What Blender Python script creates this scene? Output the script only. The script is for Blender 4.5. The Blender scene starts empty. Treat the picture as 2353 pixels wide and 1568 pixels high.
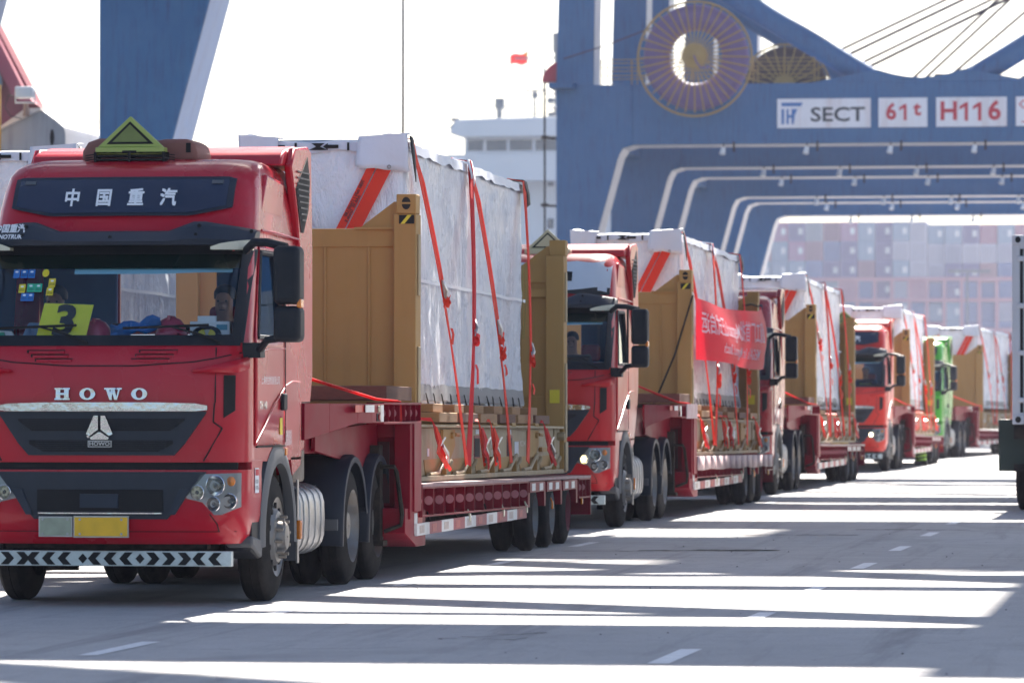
import bpy, math, random
from math import sin, cos, pi, radians, sqrt
from mathutils import Vector, Matrix, noise as mnoise
random.seed(7)
SC = bpy.context.scene
COL = SC.collection
# ------------------------------------------------------------------ camera, sky, sun, exposure
cam_d = bpy.data.cameras.new('camera'); cam = bpy.data.objects.new('camera', cam_d); COL.objects.link(cam)
cam_d.sensor_width = 36.0; cam_d.lens = 36.0 * 10500 / 2352
cam_d.clip_end = 6000; cam_d.clip_start = 0.5
cam.location = (0, 0, 1.605)
cam.rotation_euler = (radians(90 + 0.824), 0, radians(8.498))
cam_d.dof.use_dof = True; cam_d.dof.focus_distance = 43; cam_d.dof.aperture_fstop = 4.0
SC.camera = cam
SUN_EL, SUN_AZ = 41.0, 1.8          # the sun stands far down the quay, a little to the right
world = bpy.data.worlds.new('World'); SC.world = world; world.use_nodes = True
wn = world.node_tree.nodes; wl = world.node_tree.links
sky = wn.new('ShaderNodeTexSky'); sky.sky_type = 'NISHITA'; sky.sun_disc = False
sky.sun_elevation = radians(SUN_EL); sky.sun_rotation = radians(SUN_AZ)
sky.air_density = 1.0; sky.dust_density = 2.0; sky.ozone_density = 2.0
wl.new(sky.outputs[0], wn['Background'].inputs[0]); wn['Background'].inputs[1].default_value = 0.06
sun_d = bpy.data.lights.new('sun', 'SUN'); sun = bpy.data.objects.new('sun', sun_d); COL.objects.link(sun)
sun_d.energy = 5.0; sun_d.angle = radians(0.53); sun_d.color = (1.0, 0.93, 0.84)
_d = Vector((sin(radians(SUN_AZ)) * cos(radians(SUN_EL)), cos(radians(SUN_AZ)) * cos(radians(SUN_EL)), sin(radians(SUN_EL))))
sun.rotation_euler = (-_d).to_track_quat('-Z', 'Y').to_euler()
sun.location = (20, 300, 200)
SC.view_settings.view_transform = 'Standard'; SC.view_settings.look = 'None'
SC.view_settings.exposure = 1.95; SC.view_settings.gamma = 1.0
SC.cycles.use_denoising = True
SC.cycles.max_bounces = 8; SC.cycles.transparent_max_bounces = 12; SC.cycles.volume_bounces = 1
SC.cycles.sample_clamp_indirect = 6.0

# ------------------------------------------------------------------ materials
MATS = {}
def pr(name, col, rough=0.5, metal=0.0, coat=0.0, vary=0.0, vscale=3.0, bump=0.0, bscale=40.0, streak=None, emis=None, trans=None, spec=None, dust=None, stretch=(1, 1, 1)):
    """principled paint / metal / cloth with procedural tone variation, bump, vertical stains and road dust"""
    m = bpy.data.materials.new(name); m.use_nodes = True; MATS[name] = m
    nt = m.node_tree; b = nt.nodes['Principled BSDF']; L = nt.links.new
    b.inputs['Base Color'].default_value = (*col, 1); b.inputs['Roughness'].default_value = rough; b.inputs['Metallic'].default_value = metal
    if coat: b.inputs['Coat Weight'].default_value = coat; b.inputs['Coat Roughness'].default_value = 0.06
    if spec is not None: b.inputs['Specular IOR Level'].default_value = spec
    tc = nt.nodes.new('ShaderNodeTexCoord'); mp = nt.nodes.new('ShaderNodeMapping'); L(tc.outputs['Object'], mp.inputs[0]); mp.inputs['Scale'].default_value = stretch
    cur = None
    if vary:
        n = nt.nodes.new('ShaderNodeTexNoise'); n.inputs['Scale'].default_value = vscale; n.inputs['Detail'].default_value = 6; L(mp.outputs[0], n.inputs['Vector'])
        mx = nt.nodes.new('ShaderNodeMix'); mx.data_type = 'RGBA'; L(n.outputs['Fac'], mx.inputs['Factor'])
        mx.inputs['A'].default_value = (*[c * (1 - vary) for c in col], 1); mx.inputs['B'].default_value = (*[min(1, c * (1 + vary)) for c in col], 1)
        cur = mx.outputs['Result']
        mr = nt.nodes.new('ShaderNodeMapRange'); L(n.outputs['Fac'], mr.inputs[0]); mr.inputs[3].default_value = max(0.02, rough - .12); mr.inputs[4].default_value = min(1, rough + .14); L(mr.outputs[0], b.inputs['Roughness'])
    if streak:
        scol, amt, sx = streak
        mp2 = nt.nodes.new('ShaderNodeMapping'); L(tc.outputs['Object'], mp2.inputs[0]); mp2.inputs['Scale'].default_value = (sx, sx, sx * 0.09)
        n = nt.nodes.new('ShaderNodeTexNoise'); n.inputs['Scale'].default_value = 1.0; n.inputs['Detail'].default_value = 8; n.inputs['Roughness'].default_value = .7; L(mp2.outputs[0], n.inputs['Vector'])
        rr = nt.nodes.new('ShaderNodeMapRange'); L(n.outputs['Fac'], rr.inputs[0]); rr.inputs[1].default_value = .50; rr.inputs[2].default_value = .74; rr.inputs[3].default_value = 0; rr.inputs[4].default_value = amt
        mx = nt.nodes.new('ShaderNodeMix'); mx.data_type = 'RGBA'; L(rr.outputs[0], mx.inputs['Factor'])
        if cur: L(cur, mx.inputs['A'])
        else: mx.inputs['A'].default_value = (*col, 1)
        mx.inputs['B'].default_value = (*scol, 1); cur = mx.outputs['Result']
    if dust:
        dcol, amt, ds = dust
        n = nt.nodes.new('ShaderNodeTexNoise'); n.inputs['Scale'].default_value = ds; n.inputs['Detail'].default_value = 9; n.inputs['Roughness'].default_value = .75; L(tc.outputs['Object'], n.inputs['Vector'])
        rr = nt.nodes.new('ShaderNodeMapRange'); L(n.outputs['Fac'], rr.inputs[0]); rr.inputs[1].default_value = .42; rr.inputs[2].default_value = .75; rr.inputs[3].default_value = 0; rr.inputs[4].default_value = amt
        mx = nt.nodes.new('ShaderNodeMix'); mx.data_type = 'RGBA'; L(rr.outputs[0], mx.inputs['Factor'])
        if cur: L(cur, mx.inputs['A'])
        else: mx.inputs['A'].default_value = (*col, 1)
        mx.inputs['B'].default_value = (*dcol, 1); cur = mx.outputs['Result']
    if cur: L(cur, b.inputs['Base Color'])
    if bump:
        n = nt.nodes.new('ShaderNodeTexNoise'); n.inputs['Scale'].default_value = bscale; n.inputs['Detail'].default_value = 5; L(mp.outputs[0], n.inputs['Vector'])
        bp = nt.nodes.new('ShaderNodeBump'); bp.inputs['Strength'].default_value = bump; bp.inputs['Distance'].default_value = .02; L(n.outputs['Fac'], bp.inputs['Height']); L(bp.outputs[0], b.inputs['Normal'])
    if emis: b.inputs['Emission Color'].default_value = (*emis[0], 1); b.inputs['Emission Strength'].default_value = emis[1]
    if trans:   # light passing through cloth
        t = nt.nodes.new('ShaderNodeBsdfTranslucent'); t.inputs[0].default_value = (*trans[0], 1)
        mx = nt.nodes.new('ShaderNodeMixShader'); mx.inputs[0].default_value = trans[1]
        L(b.outputs[0], mx.inputs[1]); L(t.outputs[0], mx.inputs[2]); L(mx.outputs[0], nt.nodes['Material Output'].inputs[0])
    return m

def glass_mat(name, tint, refl=1.0, base_t=(.8, .9, .9), ior=1.5):
    m = bpy.data.materials.new(name); m.use_nodes = True; nt = m.node_tree; nt.nodes.remove(nt.nodes['Principled BSDF']); L = nt.links.new
    t = nt.nodes.new('ShaderNodeBsdfTransparent'); t.inputs[0].default_value = (*base_t, 1)
    g = nt.nodes.new('ShaderNodeBsdfGlossy'); g.inputs['Roughness'].default_value = .01; g.inputs['Color'].default_value = (*tint, 1)
    lw = nt.nodes.new('ShaderNodeFresnel'); lw.inputs[0].default_value = ior
    mx = nt.nodes.new('ShaderNodeMixShader'); L(lw.outputs[0], mx.inputs[0]); L(t.outputs[0], mx.inputs[1]); L(g.outputs[0], mx.inputs[2])
    L(mx.outputs[0], nt.nodes['Material Output'].inputs[0]); MATS[name] = m; return m

DUST = ((.12, .10, .09), .10, 2.2)
P_RED = pr('cab_paint_red', (.43, .003, .018), .28, coat=.22, vary=.12, vscale=1.3, spec=.25, dust=((.34, .03, .05), .25, 2.6))
P_RED2 = pr('cab_paint_red_bright', (.46, .007, .012), .33, coat=.16, spec=.25, vary=.12, vscale=2)
P_DRED = pr('cab_paint_dark_red', (.30, .004, .012), .24, coat=.3, spec=.3, vary=.12, vscale=2)
P_ORED = pr('cab_paint_orange_red', (.62, .026, .012), .3, coat=.2, spec=.3, vary=.08, vscale=2)
P_GREEN = pr('cab_paint_green', (.045, .33, .012), .28, coat=.25, spec=.3, vary=.08, vscale=2)
BLACKP = pr('black_plastic', (.010, .013, .019), .5, spec=.2, vary=.25, vscale=4, dust=DUST)
DARKGAP = pr('dark_gap', (.004, .004, .005), .8)
GREYP = pr('grey_plastic', (.10, .105, .115), .55, spec=.25, vary=.15, vscale=5, dust=DUST)
VISOR = pr('visor_plastic', (.026, .034, .050), .45, spec=.22, vary=.15, vscale=5)
CHROME = pr('chrome', (.46, .47, .50), .10, metal=1.0, bump=.35, bscale=9)
ALU = pr('dull_aluminium', (.42, .42, .43), .36, metal=.9, vary=.2, vscale=6, dust=((.2, .16, .12), .5, 5))
RUBBER = pr('tyre_rubber', (.008, .008, .009), .8, spec=.15, vary=.3, vscale=5, dust=((.065, .056, .05), .45, 3.5))
RIM = pr('wheel_steel', (.20, .20, .20), .45, metal=.5, vary=.2, vscale=8, dust=((.20, .14, .09), .8, 6))
RIMD = pr('dirty_rim', (.22, .20, .18), .6, metal=.3, vary=.3, vscale=7, dust=((.30, .22, .14), .7, 4))
RED_RIM = pr('rim_maroon', (.16, .02, .03), .6, vary=.3, vscale=7)
CHASSIS = pr('chassis_dark', (.010, .010, .010), .75, spec=.15, vary=.4, vscale=5, dust=((.12, .09, .07), .5, 4))
GLASS = glass_mat('windscreen_glass', (.75, .90, 1.0), 1, (.93, .97, .98), 1.55)
LENS = glass_mat('lamp_lens', (1, 1, 1), 1, (.92, .94, .95))
TINT = pr('tinted_strip', (.004, .022, .018), .12)
INTERIOR = pr('cab_interior', (.045, .14, .30), .7, vary=.3, vscale=4)  # bluish sky reflection of the glass is put into this colour
SEATM = pr('seat_cloth', (.20, .012, .03), .85, vary=.3, vscale=10)
REFLECT = pr('lamp_reflector', (.85, .85, .88), .12, metal=1.0)
AMBER = pr('amber_lens', (.75, .20, .01), .25, coat=.6)
CREAM = pr('clearance_lens', (.62, .56, .40), .25, coat=.6, vary=.1)
LIT = pr('lit_lamp', (1, .95, .75), .3, emis=((1, .85, .5), 3.0))
WHITE = pr('white_lettering', (.80, .80, .82), .5)
REFTAPE_W = pr('reflective_white', (.74, .73, .72), .4, vary=.08, vscale=9, dust=((.35, .28, .26), .5, 6))
REFTAPE_R = pr('reflective_red', (.50, .02, .012), .35, vary=.15, vscale=9)
YELLOW = pr('yellow_card', (1.0, .90, .03), .6, vary=.03)
NUMK = pr('numeral_ink', (.012, .012, .02), .6)
PLATE_Y = pr('number_plate_yellow', (.78, .44, .015), .4, vary=.22, vscale=8)
PLATE_G = pr('number_plate_grey', (.30, .33, .24), .45, vary=.35, vscale=10)
TRAILER = pr('trailer_maroon', (.22, .0015, .016), .42, vary=.25, vscale=2.5, spec=.12, dust=((.24, .03, .04), .2, 3.2))
TRAILERL = pr('trailer_pale_pink', (.60, .23, .25), .55, vary=.2, vscale=6)  # pale pink of the discs that fill the lightening holes
DECK = pr('deck_scuffed_steel', (.26, .11, .13), .5, vary=.4, vscale=6, dust=((.42, .33, .32), .7, 5))
TAN = pr('rack_tan', (.42, .24, .078), .6, spec=.18, vary=.10, vscale=1.5, streak=((.27, .165, .065), .3, 7), dust=((.42, .26, .10), .35, 5.0), bump=.05, bscale=90)
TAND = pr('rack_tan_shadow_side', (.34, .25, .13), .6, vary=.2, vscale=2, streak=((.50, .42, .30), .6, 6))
TARP = pr('white_tarpaulin', (.88, .90, .97), .28, vary=.03, vscale=2.0, spec=.6)
TARPE = pr('tarpaulin_edge', (.20, .20, .21), .6, vary=.3, vscale=8)
PAD = pr('corner_pad_cloth', (.70, .72, .79), .45, vary=.08, bump=.6, bscale=6)
PADD = pr('corner_pad_dark', (.012, .012, .014), .6)
STRAP = pr('orange_webbing', (1.0, .055, .018), .6, vary=.08, vscale=14, trans=((1, .10, .02), .25), bump=.08, bscale=300)
STRAPR = pr('red_webbing', (.75, .022, .022), .6, vary=.08, vscale=14, trans=((.9, .05, .04), .25))
STEEL = pr('zinc_steel', (.5, .5, .5), .35, metal=.9, vary=.15)
WOOD = pr('dunnage_timber', (.36, .20, .09), .8, vary=.3, vscale=4, stretch=(4, 1, 12), bump=.15, bscale=12)
WOODD = pr('dunnage_timber_dark', (.16, .075, .045), .8, vary=.35, vscale=4, stretch=(4, 1, 12), bump=.15, bscale=12)
CRANE = pr('crane_blue', (.036, .130, .29), .55, spec=.22, vary=.14, vscale=.35, streak=((.030, .034, .080), .70, 8.0), dust=((.068, .175, .33), .5, .9))
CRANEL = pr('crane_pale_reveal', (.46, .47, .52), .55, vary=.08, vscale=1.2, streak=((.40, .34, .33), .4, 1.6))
SIGN = pr('signboard_white', (.78, .76, .80), .5, vary=.04, streak=((.50, .30, .26), .5, 1.3))
INKB = pr('sign_ink_dark', (.015, .022, .035), .6)
INKR = pr('sign_ink_red', (.50, .015, .035), .6)
INKBL = pr('sign_ink_blue', (.05, .16, .42), .6)
REELY = pr('reel_ochre', (.34, .22, .07), .55, vary=.15, vscale=2)
COIL = pr('cable_coil_mauve', (.17, .11, .26), .6, vary=.12, vscale=1.5)
COILD = pr('cable_coil_brown', (.045, .018, .024), .6, vary=.2, vscale=2)
CABLEM = pr('wire_rope', (.055, .035, .05), .7)
CRIMSON = pr('guide_red', (.42, .02, .05), .5, vary=.1)
SHIPW = pr('ship_white', (.70, .72, .74), .5, vary=.04, vscale=.3, streak=((.45, .42, .40), .2, .5))
SHIPG = pr('ship_glass', (.05, .09, .13), .1)
SHIPD = pr('ship_mast_grey', (.12, .15, .18), .6)
HULL = pr('hull_blue', (.05, .08, .16), .5, vary=.1, vscale=.2)
HULLR = pr('lashing_frame_red', (.46, .27, .33), .6)
REDST = pr('boom_maroon', (.22, .018, .035), .5, vary=.15, vscale=.7, streak=((.30, .06, .06), .4, 1.5))
SHED = pr('shed_weathered_steel', (.36, .36, .39), .6, vary=.15, vscale=.8, streak=((.13, .13, .17), .7, 4))
RAILY = pr('rail_yellow', (.58, .30, .02), .5, vary=.2)
SKIN = pr('skin', (.26, .14, .10), .6, vary=.05)
HAIR = pr('hair', (.012, .010, .010), .6)
CLOTHB = pr('cloth_navy', (.02, .035, .09), .85, vary=.2)
CLOTHD = pr('cloth_dark', (.020, .022, .024), .85, vary=.2)
HIVIS = pr('hi_vis_yellow', (.50, .80, .02), .8, vary=.05)
HELM = pr('helmet_red', (.50, .015, .06), .35, coat=.4)
CARDW = pr('white_carton', (.74, .76, .78), .7, vary=.04)
BLUEC = pr('blue_cloth', (.015, .16, .50), .7, vary=.2)
BANNER = pr('banner_red', (.72, .015, .045), .5, vary=.05, trans=((.95, .02, .05), .5))
SIGNLT = pr('roof_sign_yellow_green', (.30, .37, .07), .45, coat=.3, vary=.06)
SIGNB = pr('roof_sign_beige', (.58, .50, .30), .45, coat=.2, vary=.06)
BROWN = pr('faded_brown_pod', (.22, .085, .065), .6, vary=.12, vscale=3)
FILM = pr('white_film', (.60, .61, .66), .4, vary=.1, vscale=6, bump=.3, bscale=9)
STICKB = pr('sticker_blue', (.02, .16, .50), .6); STICKG = pr('sticker_green', (.03, .42, .25), .6); STICKY = pr('sticker_yellow', (.72, .58, .03), .6)
GREENB = pr('bollard_green', (.35, .62, .05), .6, vary=.1)
DKGREEN = pr('mudguard_green', (.004, .018, .014), .5)
CTW = pr('container_white', (.50, .51, .56), .5, vary=.05, vscale=2, streak=((.3, .26, .25), .25, 3))

def tarp_wrinkles():
    m = TARP; nt = m.node_tree; L = nt.links.new; b = nt.nodes['Principled BSDF']
    tc = nt.nodes.new('ShaderNodeTexCoord')
    hs = []
    for sc, dist, detail, w in (((2.2, 6.0, .55), 1.2, 6, .9), ((5.0, 15.0, 1.2), 1.0, 6, .4), ((1.1, 1.1, .8), 2.2, 6, .5), ((9, 9, 9), .8, 3, .10)):
        mp = nt.nodes.new('ShaderNodeMapping'); mp.inputs['Scale'].default_value = sc; L(tc.outputs['Object'], mp.inputs[0])
        n = nt.nodes.new('ShaderNodeTexNoise'); n.inputs['Scale'].default_value = 1.0; n.inputs['Detail'].default_value = detail; n.inputs['Roughness'].default_value = .62; n.inputs['Distortion'].default_value = dist; L(mp.outputs[0], n.inputs['Vector'])
        src = n.outputs['Fac']
        if detail > 5 and sc[0] < 6:       # sharp creases: folded noise
            c0 = nt.nodes.new('ShaderNodeMath'); c0.operation = 'SUBTRACT'; c0.inputs[1].default_value = .5; L(src, c0.inputs[0])
            c1 = nt.nodes.new('ShaderNodeMath'); c1.operation = 'ABSOLUTE'; L(c0.outputs[0], c1.inputs[0]); c2 = nt.nodes.new('ShaderNodeMath'); c2.operation = 'MULTIPLY'; c2.inputs[1].default_value = -2.2; L(c1.outputs[0], c2.inputs[0]); src = c2.outputs[0]
        ab = nt.nodes.new('ShaderNodeMath'); ab.operation = 'MULTIPLY'; ab.inputs[1].default_value = w; L(src, ab.inputs[0]); hs.append(ab.outputs[0])
    s = hs[0]
    for h in hs[1:]:
        a = nt.nodes.new('ShaderNodeMath'); a.operation = 'ADD'; L(s, a.inputs[0]); L(h, a.inputs[1]); s = a.outputs[0]
    bp = nt.nodes.new('ShaderNodeBump'); bp.inputs['Strength'].default_value = .8; bp.inputs['Distance'].default_value = .09; L(s, bp.inputs['Height']); L(bp.outputs[0], b.inputs['Normal'])
tarp_wrinkles()

GRILLE = pr('grille_plastic', (.024, .029, .040), .42, spec=.25, vary=.2, vscale=6)
SIGNF = pr('roof_sign_face', (.15, .19, .045), .5, vary=.35, vscale=7)
ROPE = pr('hoist_wire', (.22, .21, .22), .6)
SKYGLARE = pr('sky_glare_strip', (.34, .66, .78), .5, vary=.1)  # cyan glare of the sky in the windscreen, painted as a strip
# ------------------------------------------------------------------ mesh helpers
class MB:
    """collects shapes and links them as ONE mesh object"""
    def __init__(s): s.v = []; s.f = []; s.m = []
    def add(s, vs, fs, mi=0):
        o = len(s.v); s.v += [tuple(p) for p in vs]; s.f += [tuple(i + o for i in f) for f in fs]; s.m += [mi] * len(fs); return s
    def box(s, x0, x1, y0, y1, z0, z1, mi=0):
        return s.add([(x, y, z) for z in (z0, z1) for y in (y0, y1) for x in (x0, x1)], [(0, 2, 3, 1), (4, 5, 7, 6), (0, 1, 5, 4), (2, 6, 7, 3), (0, 4, 6, 2), (1, 3, 7, 5)], mi)
    def prism(s, poly, a0, a1, ax='y', mi=0):
        n = len(poly)
        def P(u, w, a): return {'y': (u, a, w), 'x': (a, u, w), 'z': (u, w, a)}[ax]
        ar = sum(poly[i][0] * poly[(i + 1) % n][1] - poly[(i + 1) % n][0] * poly[i][1] for i in range(n))
        if ar < 0: poly = poly[::-1]
        vs = [P(u, w, a0) for u, w in poly] + [P(u, w, a1) for u, w in poly]
        flip = (ax != 'y') ^ (a1 < a0)
        fs = [tuple(range(n)), tuple(range(2 * n - 1, n - 1, -1))] + [(i, i + n, (i + 1) % n + n, (i + 1) % n) for i in range(n)]
        if flip: fs = [f[::-1] for f in fs]
        return s.add(vs, fs, mi)
    def cyl(s, p0, p1, r0, r1=None, n=12, caps=True, mi=0):
        r1 = r0 if r1 is None else r1
        p0 = Vector(p0); p1 = Vector(p1); d = (p1 - p0).normalized(); a = d.orthogonal().normalized(); b = d.cross(a)
        vs = []
        for p, r in ((p0, r0), (p1, r1)):
            vs += [p + (a * cos(2 * pi * i / n) + b * sin(2 * pi * i / n)) * r for i in range(n)]
        fs = [(i, (i + 1) % n, (i + 1) % n + n, i + n) for i in range(n)]
        if caps: fs += [tuple(range(n - 1, -1, -1)), tuple(range(n, 2 * n))]
        return s.add(vs, fs, mi)
    def tube(s, pts, r, n=6, mi=0):
        pts = [Vector(p) for p in pts]; vs = []; fs = []
        a = None
        for i, p in enumerate(pts):
            d = (pts[min(i + 1, len(pts) - 1)] - pts[max(i - 1, 0)]).normalized()
            if a is None: a = d.orthogonal().normalized()
            a = (a - d * a.dot(d)).normalized(); b = d.cross(a)
            rr = r[i] if isinstance(r, (list, tuple)) else r
            vs += [p + (a * cos(2 * pi * k / n) + b * sin(2 * pi * k / n)) * rr for k in range(n)]
        for i in range(len(pts) - 1):
            fs += [(i * n + k, i * n + (k + 1) % n, (i + 1) * n + (k + 1) % n, (i + 1) * n + k) for k in range(n)]
        fs += [tuple(range(n - 1, -1, -1)), tuple(range((len(pts) - 1) * n, len(pts) * n))]
        return s.add(vs, fs, mi)
    def ribbon(s, pts, wdir, w, th, mi=0):
        """flat webbing along pts; wdir(s) = width direction"""
        pts = [Vector(p) for p in pts]; vs = []; fs = []
        for i, p in enumerate(pts):
            d = (pts[min(i + 1, len(pts) - 1)] - pts[max(i - 1, 0)]).normalized()
            wd = Vector(wdir[i] if isinstance(wdir, list) else wdir); wd = (wd - d * wd.dot(d)).normalized(); nn = d.cross(wd)
            ww = (w[i] if isinstance(w, (list, tuple)) else w) / 2
            vs += [p + wd * ww + nn * th / 2, p - wd * ww + nn * th / 2, p - wd * ww - nn * th / 2, p + wd * ww - nn * th / 2]
        for i in range(len(pts) - 1):
            fs += [(i * 4 + k, i * 4 + (k + 1) % 4, (i + 1) * 4 + (k + 1) % 4, (i + 1) * 4 + k) for k in range(4)]
        q = (len(pts) - 1) * 4
        fs += [(3, 2, 1, 0), (q, q + 1, q + 2, q + 3)]
        return s.add(vs, fs, mi)
    def lathe(s, prof, c, ax='x', n=32, a0=0, a1=2 * pi, mi=0):
        """prof = [(axial, radius)]"""
        full = abs(a1 - a0 - 2 * pi) < 1e-6; m = n if full else n + 1; vs = []; fs = []
        for a, r in prof:
            for i in range(m):
                t = a0 + (a1 - a0) * i / n; u, w = r * cos(t), r * sin(t)
                vs.append({'x': (c[0] + a, c[1] + u, c[2] + w), 'y': (c[0] + u, c[1] + a, c[2] + w), 'z': (c[0] + u, c[1] + w, c[2] + a)}[ax])
        for j in range(len(prof) - 1):
            for i in range(n):
                k = (i + 1) % m
                fs.append((j * m + i, j * m + k, (j + 1) * m + k, (j + 1) * m + i))
        return s.add(vs, fs, mi)
    def grid(s, rows, mi=0, keep=None):
        n = len(rows[0]); vs = [p for r in rows for p in r]; fs = []
        for j in range(len(rows) - 1):
            for i in range(n - 1):
                if keep is None or keep(i, j): fs.append((j * n + i, j * n + i + 1, (j + 1) * n + i + 1, (j + 1) * n + i))
        return s.add(vs, fs, mi)
    def nx(s): s.cuts = getattr(s, 'cuts', []) + [len(s.f)]; return s
    def build_each(s, name, mats, parent=None, **k):
        """one mesh object for every connected shape (or for every run of shapes closed with nx())"""
        cuts = getattr(s, 'cuts', None)
        if cuts: lab = []; [lab.append(sum(1 for c in cuts if c <= i)) for i in range(len(s.f))]
        else:
            up = list(range(len(s.v)))
            def find(a):
                while up[a] != a: up[a] = up[up[a]]; a = up[a]
                return a
            for f in s.f:
                for v in f[1:]: up[find(v)] = find(f[0])
            lab = [find(f[0]) for f in s.f]
        out = []; fx = k.pop('fix', False)
        for g in dict.fromkeys(lab):
            m = MB(); rm = {}
            for i, f in enumerate(s.f):
                if lab[i] == g: m.f.append(tuple(rm.setdefault(v, len(rm)) for v in f)); m.m.append(s.m[i])
            m.v = [None] * len(rm)
            for a, b in rm.items(): m.v[b] = s.v[a]
            o = m.build(name, mats, parent, **k); out.append(fix_normals(o) if fx else o)
        return out
    def build(s, name, mats, parent=None, bevel=0, smooth=35, solid=0, label=None, loc=None, seg=2):
        me = bpy.data.meshes.new(name); me.from_pydata(s.v, [], s.f); me.update()
        if not isinstance(mats, (list, tuple)): mats = [mats]
        for m in mats: me.materials.append(m)
        me.polygons.foreach_set('material_index', s.m)
        if smooth:
            me.polygons.foreach_set('use_smooth', [True] * len(me.polygons)); me.set_sharp_from_angle(angle=radians(smooth))
        o = bpy.data.objects.new(name, me); COL.objects.link(o)
        if parent: o.parent = parent
        if loc: o.location = loc
        if solid:
            md = o.modifiers.new('thickness', 'SOLIDIFY'); md.thickness = solid; md.offset = -1
        if bevel:
            md = o.modifiers.new('bevel', 'BEVEL'); md.width = bevel; md.segments = seg; md.limit_method = 'ANGLE'; md.angle_limit = radians(40)
        if label: o['label'] = label
        return o

def fix_normals(o):
    import bmesh
    bm = bmesh.new(); bm.from_mesh(o.data); bmesh.ops.recalc_face_normals(bm, faces=bm.faces); bm.to_mesh(o.data); bm.free(); return o

def thing(name, label, cat, loc=(0, 0, 0), rz=0.0, group=None):
    o = bpy.data.objects.new(name, None); COL.objects.link(o); o.location = loc; o.rotation_euler = (0, 0, rz); o.empty_display_size = .3
    o['label'] = label; o['category'] = cat
    if group: o['group'] = group
    return o
def tag(o, label, cat, group=None):
    o['label'] = label; o['category'] = cat
    if group: o['group'] = group
    return o
def struct(o, kind='structure'): o['kind'] = kind; return o
def kids(o): return [c for c in bpy.data.objects if c.parent == o]
_KIDS = {}
def copy_tree(o, parent=None, swap=None, skip=()):
    c = o.copy(); COL.objects.link(c)
    if parent: c.parent = parent
    if swap and c.type == 'MESH':
        for s in c.material_slots:
            if s.material in swap:
                new = swap[s.material]; s.link = 'OBJECT'; s.material = new
    if o not in _KIDS: _KIDS[o] = kids(o)
    for k in _KIDS[o]:
        if k.name.split('.')[0] in skip: continue
        copy_tree(k, c, swap, skip)
    return c

def text_mesh(body, size=1.0, bold=0.0, align='CENTER', sx=1.0, shear=0.0, space=1.0):
    """verts/faces of lettering in the (u, w) plane"""
    c = bpy.data.curves.new('lettering', 'FONT'); c.body = body; c.size = size; c.offset = bold; c.align_x = align; c.align_y = 'CENTER'; c.shear = shear; c.space_character = space; c.resolution_u = 3
    o = bpy.data.objects.new('lettering', c); COL.objects.link(o); bpy.context.view_layer.update()
    me = o.evaluated_get(bpy.context.evaluated_depsgraph_get()).to_mesh()
    vs = [(v.co.x * sx, v.co.y) for v in me.vertices]; fs = [tuple(p.vertices) for p in me.polygons]
    bpy.data.objects.remove(o); bpy.data.curves.remove(c)
    return vs, fs
def put_text(mb, body, size, fn, bold=0.0, mi=0, flip=False, **k):
    """fn(u, w) -> 3D point"""
    vs, fs = text_mesh(body, size, bold, **k)
    mb.add([fn(u, w) for u, w in vs], [f[::-1] for f in fs] if flip else fs, mi); return mb
def put_bold(mb, body, size, fn3, d=.003, **k):
    for i, (a, b) in enumerate(((-d, -d), (d, -d), (-d, d), (d, d))): put_text(mb, body, size, lambda u, w, a=a, b=b, i=i: fn3(u + a, w + b, .0006 * i), **k)
    return mb
def bx(name, mats, parent, dims, bevel=0.0, label=None):
    return MB().box(*dims).build(name, mats, parent, bevel=bevel, label=label)
HLH = pr('headlight_housing', (.20, .21, .23), .3, metal=.4)
BULB = pr('lamp_bulb_dark', (.05, .055, .06), .15, coat=.6)
BARW = pr('bar_white', (.55, .61, .59), .5, vary=.10, dust=((.25, .24, .22), .5, 7))
NAVY = pr('panel_navy', (.010, .020, .050), .22, coat=.3, vary=.2)
# ------------------------------------------------------------------ tractor unit (origin: ground under the front axle, front towards -y)
SEC = [(1.15, -1.44, 1.25), (1.28, -1.44, 1.25), (1.6, -1.44, 1.25), (1.95, -1.42, 1.25), (2.08, -1.39, 1.25), (2.15, -1.35, 1.245), (2.5, -1.16, 1.225), (2.84, -.97, 1.20),
       (2.90, -.94, 1.195), (3.06, -.86, 1.185), (3.2, -.79, 1.175), (3.35, -.70, 1.16), (3.47, -.60, 1.14), (3.54, -.50, 1.11), (3.59, -.36, 1.06), (3.62, -.16, .99)]
BUMP = [(.50, -1.34, 1.17), (.56, -1.41, 1.22), (.72, -1.46, 1.25), (.95, -1.46, 1.25), (1.09, -1.45, 1.25)]
RC = .32
def _ip(tab, z, k):
    if z <= tab[0][0]: return tab[0][k]
    for a, b in zip(tab, tab[1:]):
        if z <= b[0]: t = (z - a[0]) / (b[0] - a[0]); return a[k] + (b[k] - a[k]) * t
    return tab[-1][k]
def fy(x, z, tab=None):
    tab = tab or (BUMP if z < 1.12 else SEC)
    yc, hw = _ip(tab, z, 1), _ip(tab, z, 2); ax = min(abs(x), hw - .001); fl = hw - RC
    y = yc + .05 * min(1, ax / fl) ** 2
    if ax > fl: y += RC * (1 - sqrt(max(0, 1 - ((ax - fl) / RC) ** 2)))
    return y
def fpt(x, z, off=0.01): return (x, fy(x, z) - off, z)
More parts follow.
